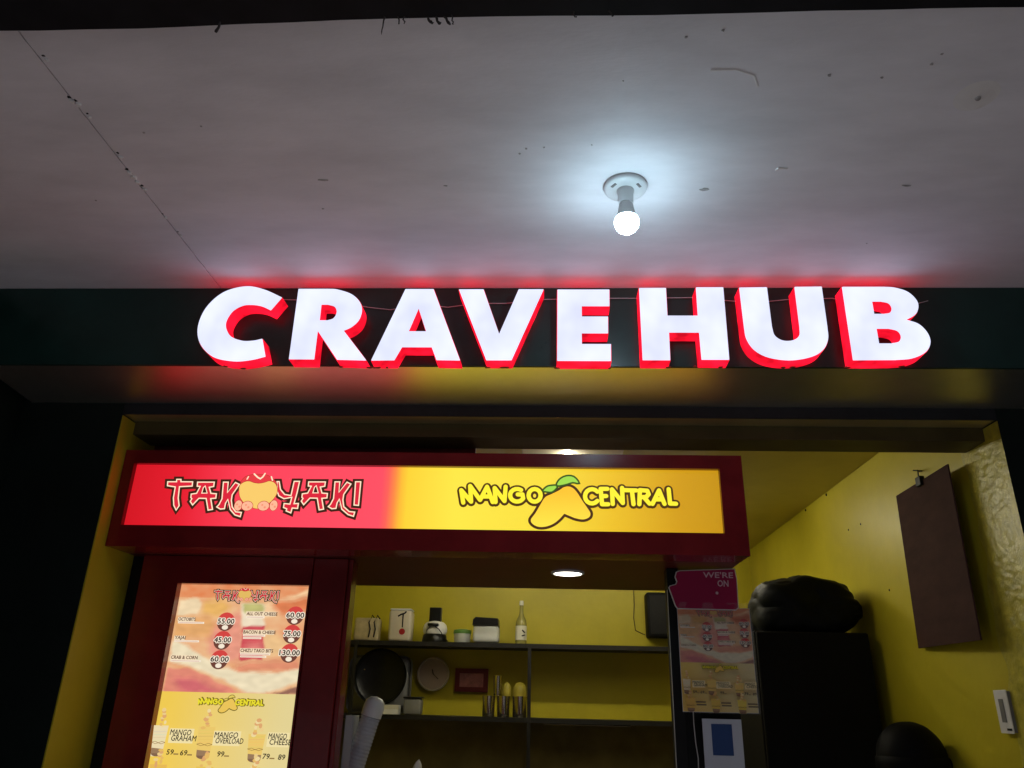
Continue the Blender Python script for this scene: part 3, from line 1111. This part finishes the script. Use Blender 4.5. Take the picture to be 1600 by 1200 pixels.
    item('YAJAI', 702, 441, 50, (122,))
    item('CRAB & CORN', 683, 540, 124, (150,))
    item('ALL OUT CHEESE', 1064, 321, 146, (90,))
    item('BACON & CHEESE', 1048, 413, 152, (110, 90))
    item('CHIZU TAKO BITS', 1033, 506, 152, (150, 130))
    def price(s, x, y, w=78):
        c = c7(x, y)
        r = 13.0 * px
        pr.disc(c, r, r, srgb(216, 70, 66), 0, 180, 14)
        pr.disc(c, r, r, srgb(112, 66, 54), 180, 360, 14)
        pr.disc(c + Vector((0, -8 * px)), 4.6 * px, 3.2 * px, wt)
        p = c7(x, y + 10)
        for k_ in range(12):
            a_ = 2 * math.pi * k_ / 12
            pr.text(s, p.x + 1.5 * px * math.cos(a_), p.y + 1.5 * px * math.sin(a_), 7.0 * px, wt, width=w / 3.2 * px, bold=.0, align='c')
        pr.text(s, p.x, p.y, 7.0 * px, srgb(58, 40, 32), width=w / 3.2 * px, bold=.05, align='c')
    price('55.00', 960, 354)
    price('45.00', 943, 448)
    price('60.00', 928, 545, 84)
    price('60.00', 1309, 324, 84)
    price('75.00', 1293, 417)
    price('130.00', 1281, 513, 94)
    # lower half
    s0, s1 = c3(100, 340), c3(2885, 380)
    mango_logo(Mapped(pr, logo_map(s0, s1, c7(820, 755), c7(1158, 765))), True)
    dk = srgb(40, 34, 30)
    def cup(x, y, h, creamy, k=1.0):
        c = c7(x, y)
        w = 11 * px * k
        H = h / 3.2 * px
        rr_ = random.Random(int(x))
        pr.poly([(c.x - w * .72, c.y), (c.x + w * .72, c.y), (c.x + w, c.y + H * .62), (c.x - w, c.y + H * .62)], creamy)
        for i in range(5):
            zz = c.y + H * (.30 + .06 * i)
            pr.poly([(c.x - w * .84, zz), (c.x + w * .84, zz + .8 * px), (c.x + w * .86, zz + 1.8 * px), (c.x - w * .86, zz + 1.3 * px)], tuple(min(1, v * rr_.uniform(.86, 1.06)) for v in creamy))
        pr.disc((c.x, c.y + .06 * H), w * .74, w * .36, srgb(132, 100, 76), 180, 360, 10)
        pr.poly([(c.x - w * .74, c.y + .06 * H), (c.x + w * .74, c.y + .06 * H), (c.x + w * .78, c.y + H * .15), (c.x - w * .78, c.y + H * .17)], srgb(156, 124, 92))
        for i in range(9):
            t_ = i / 8
            pr.disc((c.x + w * rr_.uniform(-.6, .6) * (1.1 - t_), c.y + H * (.60 + .34 * t_)), w * rr_.uniform(.16, .34), w * rr_.uniform(.12, .28), rr_.choice([srgb(240, 208, 140), srgb(234, 188, 104), srgb(226, 170, 112), srgb(244, 220, 160)]), n=8)
        for sgn in (-1, 1):
            pr.stroke([(c.x, c.y + H * .27), (c.x + sgn * w * .45, c.y + H * .30), (c.x + sgn * w * .9, c.y + H * .28), (c.x + sgn * w * .4, c.y + H * .25), (c.x, c.y + H * .27)], .6 * px, srgb(150, 116, 60))
    cup(618, 1030, 200, srgb(240, 222, 178), .95)
    cup(850, 1042, 205, srgb(240, 204, 110), 1.1)
    cup(1108, 1056, 175, srgb(240, 204, 110), 1.1)
    def lines(a, b, x, y, w):
        l0, l1 = c7(x - 10, y + 40), c7(x + w + 12, y - 30)
        pr.poly([(l0.x, l0.y), (l1.x, l0.y), (l1.x, l1.y), (l0.x, l1.y)], srgb(246, 228, 170))
        p = c7(x, y)
        pr.text(a, p.x, p.y, 7.0 * px, dk, width=w * .84 / 3.2 * px, slant=.1, bold=.02)
        p = c7(x + 4, y + 29)
        pr.text(b, p.x, p.y, 7.0 * px, dk, width=w / 3.2 * px, slant=.1, bold=.02)
    lines('MANGO', 'GRAHAM', 690, 922, 112)
    lines('MANGO', 'OVERLOAD', 912, 935, 124)
    lines('MANGO', 'CHEESE', 1182, 942, 96)
    def amt(s, x, y, tiny=True):
        p = c7(x, y)
        pr.text(s, p.x, p.y, 6.4 * px, dk, bold=.03, width=9.6 * px, slant=.1)
        if tiny:
            a, b = c7(x + 36, y + 1), c7(x + 62, y - 5)
            pr.poly([(a.x, a.y), (b.x, a.y), (b.x, b.y), (a.x, b.y)], srgb(150, 120, 70))
    amt('59', 672, 1020)
    amt('69', 740, 1024)
    amt('99', 925, 1030)
    amt('79', 1152, 1042)
    amt('89', 1230, 1046, False)
    for k, (x, y) in enumerate(((610, 1210), (845, 1222), (1095, 1235))):
        cup(x, y, 175, srgb(236, 190 + 10 * k, 90), 1.1)
        for j in range(2):
            p0, p1 = c7(x + 65, y - 90 + 28 * j), c7(x + 160, y - 104 + 28 * j)
            pr.poly([(p0.x, p0.y), (p1.x, p0.y), (p1.x, p1.y), (p0.x, p1.y)], srgb(120, 100, 70))


pr = Print(MY + .018)
menu_art(pr)
pr.build('printed_panel', 'print_menu_lit', mb)

# ================================================================== cards on the side post
# magenta die-cut card
def card_pt(cx, cy):
    return Vector(pt(1030 + cx / 7.5, 880 + cy / 7.5, 2.575))


OUT = [(118, 285), (130, 268), (196, 250), (212, 215), (190, 160), (205, 105), (240, 92), (880, 70), (905, 180), (925, 520), (900, 545), (220, 528), (196, 500)]
loop = smooth_loop([card_pt(*p).to_tuple() for p in OUT], 1)
pk = thing('promo_card', 'magenta die-cut card with white outline hung under the canopy corner', 'card', (.5, 2.58, 1.89))
fin('backing', add_prism(NB(), [offset_loop(loop, .0022)], 2.576, 2.582), 'white_plastic', pk)
fin('card_face', add_prism(NB(), [offset_loop(loop, -.0006)], 2.5745, 2.5758), 'pink', pk)
pr = Print(2.574)
wt = srgb(235, 200, 212)
a = card_pt(515, 168)
px = (card_pt(7.5, 0) - card_pt(0, 0)).length
pr.text("WE'RE", a.x, a.y, 8.6 * px, wt, width=46 * px, bold=.03, slant=.05)
a = card_pt(684, 272)
pr.text('ON', a.x, a.y, 9.4 * px, wt, width=16.5 * px, bold=.03, slant=.05)
pr.disc(card_pt(676, 350), 2.2 * px, 2.2 * px, wt)
pr.build('lettering', 'print_paper', pk)

# printed paper copy of the menu in a clear sleeve
pp = thing('menu_sheet', 'small printed menu sheet in a clear sleeve below the magenta card', 'paper', (.53, 2.58, 1.585))
X0, X1, Z0, Z1 = .417, .645, 1.585, 1.893
kx, kz = (X1 - X0) / MW, (Z1 - Z0) / (MZ1 - MZ0)
fin('sheet', bx(X0 - .001, X1 + .001, 2.5812, 2.5825, Z0 - .001, Z1 + .001), 'paper', pp)
pr = Print(2.581, lambda p: (X0 + (p[0] - MX0) * kx, Z0 + (p[1] - MZ0) * kz))
menu_art(pr)
pr.build('printed_face', 'print_paper', pp)
bm = NB()
n = 14
rows = []
for j in range(n + 1):
    z = Z0 - .004 + (Z1 - Z0 + .02) * j / n
    rows.append([bm.verts.new((X0 - .003 + (X1 - X0 + .008) * i / 10, 2.5748 - .0022 * noise.noise(Vector((i * .6, j * .5, 2))) - (.003 if j > 9 else 0) * noise.noise(Vector((i * .9, j * 1.3, 8))), z)) for i in range(11)])
for A, B in zip(rows, rows[1:]):
    for i in range(10):
        bm.faces.new((A[i], A[i + 1], B[i + 1], B[i]))
M['sleeve'] = mat('clear_sleeve', (0.85, 0.88, 0.9), 0.08, 0.5, alpha=0.10)
fin('sleeve', bm, 'sleeve', pp, smooth=True)

qs = thing('payment_sheet', 'white paper sheet with a blue block taped below the small menu', 'paper', (.53, 2.58, 1.38))
fin('sheet', bx(.472, .590, 2.579, 2.5805, 1.38, 1.566), 'paper', qs)
a, b = pt(1111, 1131, 2.578), pt(1147, 1181, 2.578)
fin('blue_block', bx(a[0], b[0], 2.5775, 2.5788, b[1], a[1]), 'blue', qs)
bm = NB()
add_tube(bm, [(*(lambda q: (q[0], 2.59, q[1]))(pt(x, y, 2.59)),) for x, y in ((1083, 1108), (1084, 1130), (1087, 1160), (1091, 1185), (1092, 1225), (1090, 1290))], .0016, 6)
tag(rebase(fin('hanging_cord', bm, 'cord')), 'thin white cord hanging beside the white paper sheet', 'cord')

# ================================================================== inside the shop
# ceiling batten lamp above the header
bl = thing('batten_lamp', 'ceiling batten lamp whose lit end shows above the header sign box', 'lamp', (.10, 3.6, 2.6))
fin('housing', bx(-.11, .31, 3.03, 4.13, 2.565, 2.5995, .004), 'cream', bl)
fin('tube', add_lathe(NB(), [(.010, 0), (.013, .005), (.013, 1.035), (.010, 1.04)], (.08, 3.06, 2.550), 16, True, axis='y'), 'tube_lit', bl, smooth=True)
fin('housing', bx(-.72, .92, 4.16, 4.34, 2.565, 2.5995, .004), 'cream', bl)
fin('tube', add_lathe(NB(), [(.010, 0), (.013, .005), (.013, 1.595), (.010, 1.60)], (-.70, 4.25, 2.550), 16, True, axis='x'), 'tube_lit', bl, smooth=True)

# shelf unit on the back wall
SY = 5.02
su = thing('wall_shelf', 'dark two-tier shelf unit fixed to the yellow back wall', 'shelf', (-.25, SY, 1.47))
ZS1 = pt(800, 1006, SY)[1]
ZS2 = pt(800, 1122, SY)[1]
for z in (ZS1, ZS2):
    sb = fin('shelf_board', bx(WL + .002, .98, SY + .006, YB - .002, z - .018, z), 'shelf', su)
    fin('shelf_edge', bx(WL + .002, .98, SY, SY + .005, z - .024, z + .003), 'shelf', sb)
xd = pt(827, 1060, SY)[0]
fin('upright', bx(xd - .011, xd + .011, SY - .006, SY - .0005, .8, ZS1 - .002), 'shelf', su)
fin('upright', bx(.90, .92, SY - .006, SY - .0005, .8, ZS1 - .002), 'shelf', su)
xl = pt(552, 1060, SY)[0]
fin('upright', bx(xl - .012, xl + .010, SY - .006, SY - .0005, .8, ZS1 - .002), 'shelf', su)
bm = NB()
a, b = pt(850, 1131, SY + .02), pt(985, 1135, SY + .02)
add_tube(bm, [(a[0], SY + .02, a[1]), (b[0], SY + .02, b[1])], .004, 8)
fin('hanging_rail', bm, 'steel', su)
fin('lower_panel', bx(WL + .003, .97, 5.30, 5.31, .8, ZS2 - .02), 'olive_panel', su)

YI = 5.10          # things on the shelves stand about here
SCI = (Vector(pt(640, 1000, YI)) - Vector(pt(630, 1000, YI))).length / 10.0   # metres per photo pixel there


def ix(px_):
    return pt(px_, 1000, YI)[0]


Z1s = ZS1 + .003
Z2s = ZS2 + .003
# folded canvas pouch
x = ix(574)
po = thing('canvas_pouch', 'beige canvas pouch with dark straps at the left end of the top shelf', 'pouch', (x, YI, Z1s))
fin('body', add_box(NB(), x - 20 * SCI, x + 18 * SCI, YI - .05, YI + .06, Z1s, Z1s + 34 * SCI, .014, 3), 'beige', po, smooth=True)
for s in (6, 14):
    bm = NB()
    add_tube(bm, [(x + (s - 2) * SCI, YI - .054, Z1s + .02), (x + s * SCI, YI - .056, Z1s + .07), (x + (s - 3) * SCI, YI - .054, Z1s + .11), (x + (s + 1) * SCI, YI - .04, Z1s + .155), (x + (s + 4) * SCI, YI - .02, Z1s + .135)], .004, 6)
    fin('strap', bm, 'black', po)
# cream canister
x = ix(626)
ca = thing('canister', 'tall cream canister with a black T mark and red dot', 'canister', (x, YI, Z1s))
fin('body', add_box(NB(), x - 18 * SCI, x + 17 * SCI, YI - .065, YI + .065, Z1s, Z1s + 46 * SCI, .018, 3), 'cream', ca, smooth=True)
fin('rim', add_box(NB(), x - 17 * SCI, x + 16 * SCI, YI - .06, YI + .06, Z1s + 46 * SCI, Z1s + 48.5 * SCI, .004, 2), 'white_plastic', ca, smooth=True)
bm = NB()
mx = x + 4 * SCI
zt = Z1s + 41 * SCI
add_box(bm, mx - .004, mx + .004, YI - .068, YI - .0655, Z1s + 20 * SCI, zt)
add_tube(bm, [(mx - .032, YI - .067, zt - .018), (mx - .012, YI - .067, zt - .006), (mx + .008, YI - .067, zt), (mx + .02, YI - .067, zt + .012)], .005, 6)
fin('printed_mark', bm, 'black', ca)
fin('red_dot', add_lathe(NB(), [(.019, 0), (.019, -.002)], (mx, YI - .0655, Z1s + 14 * SCI), 20, True, 'y'), mat('red_ink', (.35, .015, .015), .5), ca)
# white machine with black base
x = ix(679)
wm = thing('waffle_maker', 'small white domed kitchen machine with black base and top', 'appliance', (x, YI, Z1s))
fin('base', add_lathe(NB(), [(.080, 0), (.080, .012), (.075, .04), (.068, .05)], (x, YI, Z1s), 32, True), 'black_plastic', wm, smooth=True)
fin('dome', add_lathe(NB(), [(.070, .0505), (.076, .065), (.077, .085), (.070, .108), (.055, .122), (.03, .130), (0, .131)], (x, YI, Z1s), 32, True), 'white_plastic', wm, smooth=True)
fin('neck', add_box(NB(), x - 9.5 * SCI, x + 9 * SCI, YI - .03, YI + .03, Z1s + .118, Z1s + 52 * SCI, .004), 'black_plastic', wm)
fin('handle', add_box(NB(), x - 9 * SCI, x + 8 * SCI, YI - .10, YI - .06, Z1s + .092, Z1s + .110, .006), 'black_plastic', wm, smooth=True)
bm = NB()
add_tube(bm, [(x + .01, YI - .083, Z1s + .09), (x + .035, YI - .088, Z1s + .075), (x + .055, YI - .086, Z1s + .05), (x + .07, YI - .082, Z1s + .02), (x + .095, YI - .07, Z1s + .004)], .003, 6)
fin('power_cord', bm, 'black', wm)
bm = NB()
add_tube(bm, [(x - .02, YI - .083, Z1s + .09), (x - .04, YI - .086, Z1s + .07), (x - .045, YI - .088, Z1s + .04)], .003, 6)
fin('power_cord', bm, 'black', wm)
# small jar with green lid
x = ix(722)
j = thing('green_lid_jar', 'small squat clear tub with a green lid on the top shelf', 'jar', (x, YI, Z1s))
fin('tub', add_lathe(NB(), [(.046, 0), (.052, .01), (.054, .055), (.050, .06)], (x, YI, Z1s), 28, True), 'clear_plastic', j, smooth=True)
fin('lid', add_lathe(NB(), [(.057, .056), (.058, .06), (.055, .078), (.03, .084), (0, .085)], (x, YI, Z1s), 28, True), 'green_lid', j, smooth=True)
# big jar with black lid
x = ix(760)
j = thing('black_lid_jar', 'wide pale jar with a black lid between green tub and bottle', 'jar', (x, YI, Z1s))
fin('jar_body', add_box(NB(), x - 20 * SCI, x + 20 * SCI, YI - .08, YI + .08, Z1s, Z1s + 26 * SCI, .022, 3), 'clear_plastic', j, smooth=True)
fin('contents', add_box(NB(), x - 18.5 * SCI, x + 18.5 * SCI, YI - .07, YI + .07, Z1s + .005, Z1s + 15 * SCI, .02, 2), 'label', j, smooth=True)
l = [Vector(p) for p in ((x - 21 * SCI, Z1s + 25.5 * SCI), (x + 19 * SCI, Z1s + 25.5 * SCI), (x + 18 * SCI, Z1s + 36 * SCI), (x - 16 * SCI, Z1s + 37.5 * SCI), (x - 20 * SCI, Z1s + 34 * SCI))]
fin('lid', add_prism(NB(), [l], YI - .085, YI + .085), 'black_plastic', j)
# bottle
x = ix(814)
bt = thing('glass_bottle', 'tall slim glass bottle with a paper label on the top shelf', 'bottle', (x, YI, Z1s))
k = SCI
fin('glass_body', add_lathe(NB(), [(8.2 * k, 0), (8.6 * k, 1.5 * k), (8.6 * k, 31 * k), (7.6 * k, 36 * k), (4.4 * k, 42 * k), (3.1 * k, 47 * k), (2.9 * k, 58 * k)], (x, YI, Z1s), 28, True), 'liquid', bt, smooth=True)
fin('cap', add_lathe(NB(), [(3.4 * k, 58.1 * k), (3.5 * k, 61 * k), (3.0 * k, 65 * k), (0, 65.3 * k)], (x, YI, Z1s), 20, True), 'label', bt, smooth=True)
fin('paper_label', add_lathe(NB(), [(8.75 * k, 6 * k), (8.75 * k, 27 * k)], (x, YI, Z1s), 28, False), 'label', bt, smooth=True)
pr = Print(YI - 8.85 * k)
pr.stroke([(x + 2.5 * k, Z1s + 20 * k), (x + 5.5 * k, Z1s + 17 * k)], 2.2 * k, srgb(30, 26, 20))
pr.stroke([(x + 2 * k, Z1s + 12 * k), (x + 5.5 * k, Z1s + 13 * k)], 2.0 * k, srgb(30, 26, 20))
pr.build('label_print', 'print_paper', bt)

# black round pan in front of a grey tray, under the shelf
pc_ = pt(594, 1057, 5.12)
pan = thing('black_pan', 'large round black pan standing on edge below the top shelf', 'pan', (pc_[0], 5.12, pc_[1] - .165))
fin('bowl', add_lathe(NB(), [(0, 5e-4), (.12, 0), (.155, -.02), (.165, -.05), (.168, -.052), (.168, -.046), (.158, -.015), (.12, .008), (0, .009)], (pc_[0], 5.16, pc_[1]), 40, False, 'y'), 'black_plastic', pan, smooth=True)
fin('rivet', add_lathe(NB(), [(.006, 0), (.005, -.004), (0, -.005)], (pc_[0] - .11, 5.158, pc_[1] + .04), 10, False, 'y'), 'steel', pan)
a, b = pt(549, 1018, 5.2), pt(638, 1115, 5.2)
tag(rebase(fin('grey_tray', add_box(NB(), a[0], b[0], 5.20, 5.24, ZS2 + .004, a[1] - .02, .05, 4), 'grey', None, True)), 'grey rounded tray standing behind the black pan', 'tray')
# wall clock
a = pt(677, 1053, 5.36)
ck = thing('wall_clock', 'round pale wall clock between the black pan and the framed picture', 'clock', (a[0], 5.36, a[1] - .1))
fin('rim', add_lathe(NB(), [(.100, .027), (.105, .01), (.105, -.012), (.098, -.016), (.094, -.010), (.094, 0)], (a[0], 5.36, a[1]), 40, False, 'y'), 'cream', ck, smooth=True)
fin('dial', add_lathe(NB(), [(.094, 0), (0, -.0005)], (a[0], 5.358, a[1]), 40, False, 'y'), 'clock_face', ck)
for dx_, dz_, w_ in ((.035, -.030, .0025), (-.008, .028, .003)):
    bm = NB()
    add_tube(bm, [(a[0], 5.354, a[1]), (a[0] + dx_, 5.354, a[1] + dz_)], w_, 6)
    fin('hand', bm, 'black', ck)
# framed picture
a, b = pt(712, 1044, 5.37), pt(762, 1082, 5.37)
fp = thing('framed_picture', 'small dark red framed picture on the wall beside the clock', 'picture', ((a[0] + b[0]) / 2, 5.38, b[1]))
o = [Vector(p) for p in ((a[0], b[1]), (b[0], b[1]), (b[0], a[1]), (a[0], a[1]))]
i_ = offset_loop(o, -.030)
fin('frame', add_prism(NB(), [o, i_], 5.36, 5.387), 'red_frame', fp)
fin('picture', bx(i_[0].x, i_[2].x, 5.372, 5.385, i_[0].y, i_[2].y), 'pinkish', fp)
# steel tumblers
spots = ((763.5, 0, 20, 'left one of the bottom row'), (786.5, 0, 20, 'middle one of the bottom row'), (812, 0, 23, 'right one of the bottom row, under a yellow dome'), (777, 1, 14, 'on top of the others'))
for px_, lvl, w_, where in spots:
    x = pt(px_, 1100, YI)[0]
    z = Z2s + (0 if lvl == 0 else 29 * SCI + .002)
    h = 29 * SCI if lvl == 0 else 28 * SCI
    r = w_ * SCI / 2
    t = thing('steel_tumbler', 'steel tumbler on the lower shelf, %s' % where, 'tumbler', (x, YI, z), 'steel tumblers on the lower shelf')
    fin('cup_body', add_lathe(NB(), [(r * .86, 0), (r * .9, .004), (r * .98, h * .9), (r, h), (r * .93, h - .001), (r * .85, .006)], (x, YI, z), 24, True), 'steel', t, smooth=True)
    if px_ == 812:
        fin('dome_lid', add_lathe(NB(), [(r * .92, h + .0005), (r * .95, h + .02), (r * .85, h + .05), (r * .5, h + .075), (0, h + .083)], (x, YI, z), 24, True), 'yellow_lid', t, smooth=True)
x = pt(792, 1080, YI)[0]
t = thing('yellow_dome', 'small yellow dome lid beside the top steel tumbler', 'lid', (x, YI, Z2s + 29 * SCI))
fin('dome', add_lathe(NB(), [(.026, .001), (.028, .02), (.024, .055), (.012, .075), (0, .08)], (x, YI + .001, Z2s + 29 * SCI), 20, True), 'yellow_lid', t, smooth=True)
# small grey tub and white box
x = pt(646, 1100, YI)[0]
t = thing('grey_tub', 'small grey tub with a dark rim on the lower shelf', 'tub', (x, YI, Z2s))
fin('tub_body', add_box(NB(), x - 13 * SCI, x + 13 * SCI, YI - .05, YI + .05, Z2s, Z2s + 22 * SCI, .012, 3), 'grey', t, smooth=True)
fin('rim', add_box(NB(), x - 14.5 * SCI, x + 14.5 * SCI, YI - .055, YI + .055, Z2s + 22 * SCI, Z2s + 25 * SCI, .006, 2), 'black_plastic', t, smooth=True)
x = pt(616, 1100, YI)[0]
t = thing('white_carton', 'small white carton lying on the lower shelf beside the grey tub', 'box', (x, YI, Z2s))
fin('carton_body', add_box(NB(), x - 12 * SCI, x + 11 * SCI, YI - .09, YI - .01, Z2s, Z2s + 13 * SCI, .003), 'white_plastic', t)
fin('flap', add_box(NB(), x - 12 * SCI, x + 11 * SCI, YI - .092, YI - .0905, Z2s + .03, Z2s + 13 * SCI), 'label', t)
# black wall box at the right of the back wall
a, b = pt(1010, 925, 5.25), pt(1062, 996, 5.25)
t = thing('black_speaker', 'black box mounted high on the back wall beside the side post', 'speaker', ((a[0] + b[0]) / 2, 5.3, b[1]))
fin('cabinet', add_box(NB(), a[0], b[0], 5.25, 5.389, b[1], a[1], .012, 2), 'cabinet', t, smooth=True)
fin('front_grille', add_box(NB(), a[0] + .02, b[0] - .02, 5.245, 5.2495, b[1] + .02, a[1] - .02), 'black', t)
# loose cable down the wall beside it
bm = NB()
add_tube(bm, [(*(lambda q: (q[0], 5.384, q[1]))(pt(xx, yy, 5.384)),) for xx, yy in ((990, 920), (991, 945), (990, 965), (993, 985), (1008, 992))], .003, 6)
tag(rebase(fin('wall_cable', bm, 'shutter_box')), 'thin brown cable running down the back wall by the black box', 'cable')

# stack of clear cups leaning in its sleeve on the counter
top, bot = pt(589, 1090, 2.75), pt(545, 1225, 2.75)
A = Vector((bot[0], 2.75, bot[1]))
B = Vector((top[0], 2.75, top[1]))
A = A + (A - B) * .95
d = (B - A)
ax = d.normalized()
u = Vector((0, 1, 0)).cross(ax).normalized()
v = ax.cross(u)


def lean_lathe(prof, n=24):
    bm = NB()
    add_lathe(bm, prof, (0, 0, 0), n, True)
    for q in bm.verts:
        c = q.co.copy()
        q.co = A + u * c.x + v * c.y + ax * c.z
    return bm


Lh = d.length
cs = thing('cup_stack', 'leaning stack of clear plastic cups in a sleeve at the kiosk window', 'cups', tuple(A))
prof = []
n = int((Lh - .055) / .011)
for i in range(n):
    h = .011 * i
    prof += [(.0308, h), (.0325, h + .003), (.0325, h + .006), (.0308, h + .009)]
fin('nested_cups', lean_lathe(prof), 'clear_plastic', cs, smooth=True)
fin('end_cup', lean_lathe([(.034, Lh - .060), (.0345, Lh - .03), (.031, Lh - .012), (.020, Lh - .001), (0, Lh + .003)]), 'white_plastic', cs, smooth=True)
fin('cup_core', lean_lathe([(.022, 0.0), (.022, Lh * .72)]), 'grey', cs)
a, b = pt(541, 1118, 2.72), pt(551, 1118, 2.72)
t = thing('clear_panel', 'narrow clear plastic sneeze guard standing left of the cup stack', 'guard', (a[0] + .012, 2.75, 1.04))
fin('sheet', bx(a[0], b[0] + .004, 2.72, 2.80, 1.041, a[1]), 'clear_plastic', t)
fin('edge_strip', bx(a[0] - .002, a[0] - .0005, 2.719, 2.801, 1.041, a[1] + .001), 'grey', t)
x, z = pt(652, 1184, 2.8)
bm = NB()
add_blob(bm, (x - .008, 2.8, 1.225), (.075, .07, .17), 5, .35, 1.6, 3, -.184)
for q in bm.verts:
    if q.co.z > 1.30:
        k = (q.co.z - 1.30) / .1
        q.co.x = q.co.x * (1 - .5 * min(1, k)) + x * .5 * min(1, k)
tag(rebase(fin('white_bag', bm, 'white_plastic', None, True)), 'knotted white plastic bag standing on the kiosk counter', 'bag')

# black cabinet with a black bag on top, right of the kiosk
CY = 3.40
cb = thing('black_cabinet', 'tall black cabinet against the right wall under the black bag', 'cabinet', (1.10, CY + .25, 0.004))
fin('carcass', add_box(NB(), .865, 1.335, CY + .02, CY + .55, .005, 1.90, .006), 'cabinet', cb)
fin('cabinet_door', add_box(NB(), .870, 1.330, CY, CY + .0195, .03, 1.895, .005), 'cabinet', cb)
fin('handle', add_box(NB(), .885, .90, CY - .03, CY - .0005, 1.0, 1.3, .004), 'black_plastic', cb)
bm = NB()
q_ = bmesh.ops.create_icosphere(bm, subdivisions=5, radius=1.0)
for v in q_['verts']:
    d_ = v.co.normalized()
    m_ = (abs(d_.x) ** 4 + abs(d_.y) ** 4 + abs(d_.z) ** 4) ** (1 / 4)
    d_ = d_ / m_
    fold = .022 * noise.noise(d_ * 1.5) - .008 * (1 - min(1, 4 * abs(noise.noise(Vector((d_.x * 1.6 + 2, d_.y + d_.z * .8, d_.z * 1.4)))))) ** 2 - .003 * (1 - min(1, 4 * abs(noise.noise(Vector((d_.x * 3 + 3, d_.y * 2, d_.z * 4)))))) ** 2
    p_ = Vector((1.142 + d_.x * (.228 - .03 * max(0, d_.z)), CY + .21 + d_.y * .185, 2.012 + d_.z * (.132 - .045 * max(0, d_.x))))
    p_ += d_ * fold
    p_.z = max(p_.z, 1.901)
    v.co = p_
bg_ = tag(fin('black_bag', bm, 'bag', None, True), 'stuffed glossy black plastic bag lying on the black cabinet', 'bag')
rebase(bg_)
# black helmet hung at the right wall
hx, hz = pt(1424, 1185, 3.1)
hm = thing('black_helmet', 'round black helmet hanging low on the right wall', 'helmet', (1.25, 3.1, hz - .12))
hx = 1.255
hs = hx / pt(1424, 1185, 3.1)[0]
hy = 3.1 * hs
hz = 1.6 + (hz - 1.6) * hs
bm = NB()
add_blob(bm, (hx, hy, hz), (.112, .115, .118), 4, .04, 1.2, 4, -.09)
fin('shell', bm, 'helmet', hm, True)
fin('visor', add_lathe(NB(), [(.113, -.03), (.118, -.02), (.117, .012), (.110, .02)], (hx, hy - .004, hz - .012), 36, False), 'helmet', hm, True)
fin('hinge_knob', add_lathe(NB(), [(.022, 0), (.02, .014), (0, .016)], (hx + .104, hy - .02, hz - .015), 16, True, 'x'), 'black_plastic', hm, True)
bm = NB()
add_tube(bm, [(hx + .08, hy + .03, hz + .03), (hx + .10, hy + .03, hz + .035), (WR - .002, hy + .03, hz + .03)], .004, 6)
fin('wall_hook', bm, 'black', hm)

# brown hardboard on the right wall
wb = thing('brown_board', 'brown hardboard sheet hung tilted on the right yellow wall', 'board', (1.35, 2.85, 1.8))
def wp(px_, py_, x_):
    q = ptx(px_, py_, x_)
    return Vector((x_, q[0], q[1]))
Q = [wp(1400, 775, 1.365), wp(1480, 725, 1.325), wp(1532, 1000, 1.315), wp(1435, 1013, 1.36)]
bm = NB()
nrm = (Q[1] - Q[0]).cross(Q[3] - Q[0]).normalized()
if nrm.x < 0:
    nrm = -nrm
f_ = [bm.verts.new(q) for q in Q]
b_ = [bm.verts.new(q + nrm * .005) for q in Q]
bm.faces.new(f_)
bm.faces.new(b_)
for i in range(4):
    j_ = (i + 1) % 4
    bm.faces.new((f_[i], f_[j_], b_[j_], b_[i]))
fin('sheet', bm, 'brown', wb)
h0 = wp(1436, 750, 1.338)
fin('clip', add_box(NB(), h0.x - .006, h0.x + .012, h0.y - .018, h0.y + .02, h0.z - .022, h0.z + .012, .003), 'black', wb)
bm = NB()
n0 = wp(1437, 737, 1.378)
add_tube(bm, [n0, wp(1434, 735, 1.36), h0 + Vector((0, 0, .01))], .0025, 6)
add_tube(bm, [wp(1427, 735, 1.377), wp(1440, 736, 1.372)], .0025, 6)
fin('hook', bm, 'black', wb)

# wall outlet near the front
y0, z0 = ptx(1576, 1112, WR)
ol = thing('wall_outlet', 'slim white outlet plate on the right wall near the jamb', 'outlet', (WR, y0, z0 - .06))
fin('plate', add_box(NB(), WR - .016, WR - .0125, y0 - .035, y0 + .035, z0 - .06, z0 + .06, .0015), 'white_plastic', ol)
fin('back_box', add_box(NB(), WR - .0122, WR + .0, y0 - .032, y0 + .032, z0 - .057, z0 + .057), 'grey', ol)
fin('slot', add_box(NB(), WR - .018, WR - .0163, y0 - .012, y0 + .012, z0 - .03, z0 + .035, .0005), 'grey', ol)
fin('slot', add_box(NB(), WR - .0175, WR - .0163, y0 - .03, y0 - .005, z0 - .052, z0 - .046), 'black', ol)
# nails along the wall and ceiling corner
for px_, py_ in ((1290, 770), (1258, 796)):
    q = ptx(px_, py_, WR - .004)
    fin('nail_hole', add_lathe(NB(), [(.007, 0), (.006, -.004), (0, -.005)], (WR - .0005, q[0], min(q[1], 2.585)), 8, False, 'x'), 'dark', shop)
for px_, py_ in ((1345, 819), (1326, 828), (1390, 922)):
    q = ptx(px_, py_, WR)
    fin('nail_hole', add_lathe(NB(), [(.005, 0), (.004, -.002), (0, -.002)], (WR - .0005, q[0], q[1]), 8, False, 'x'), 'dark', shop)
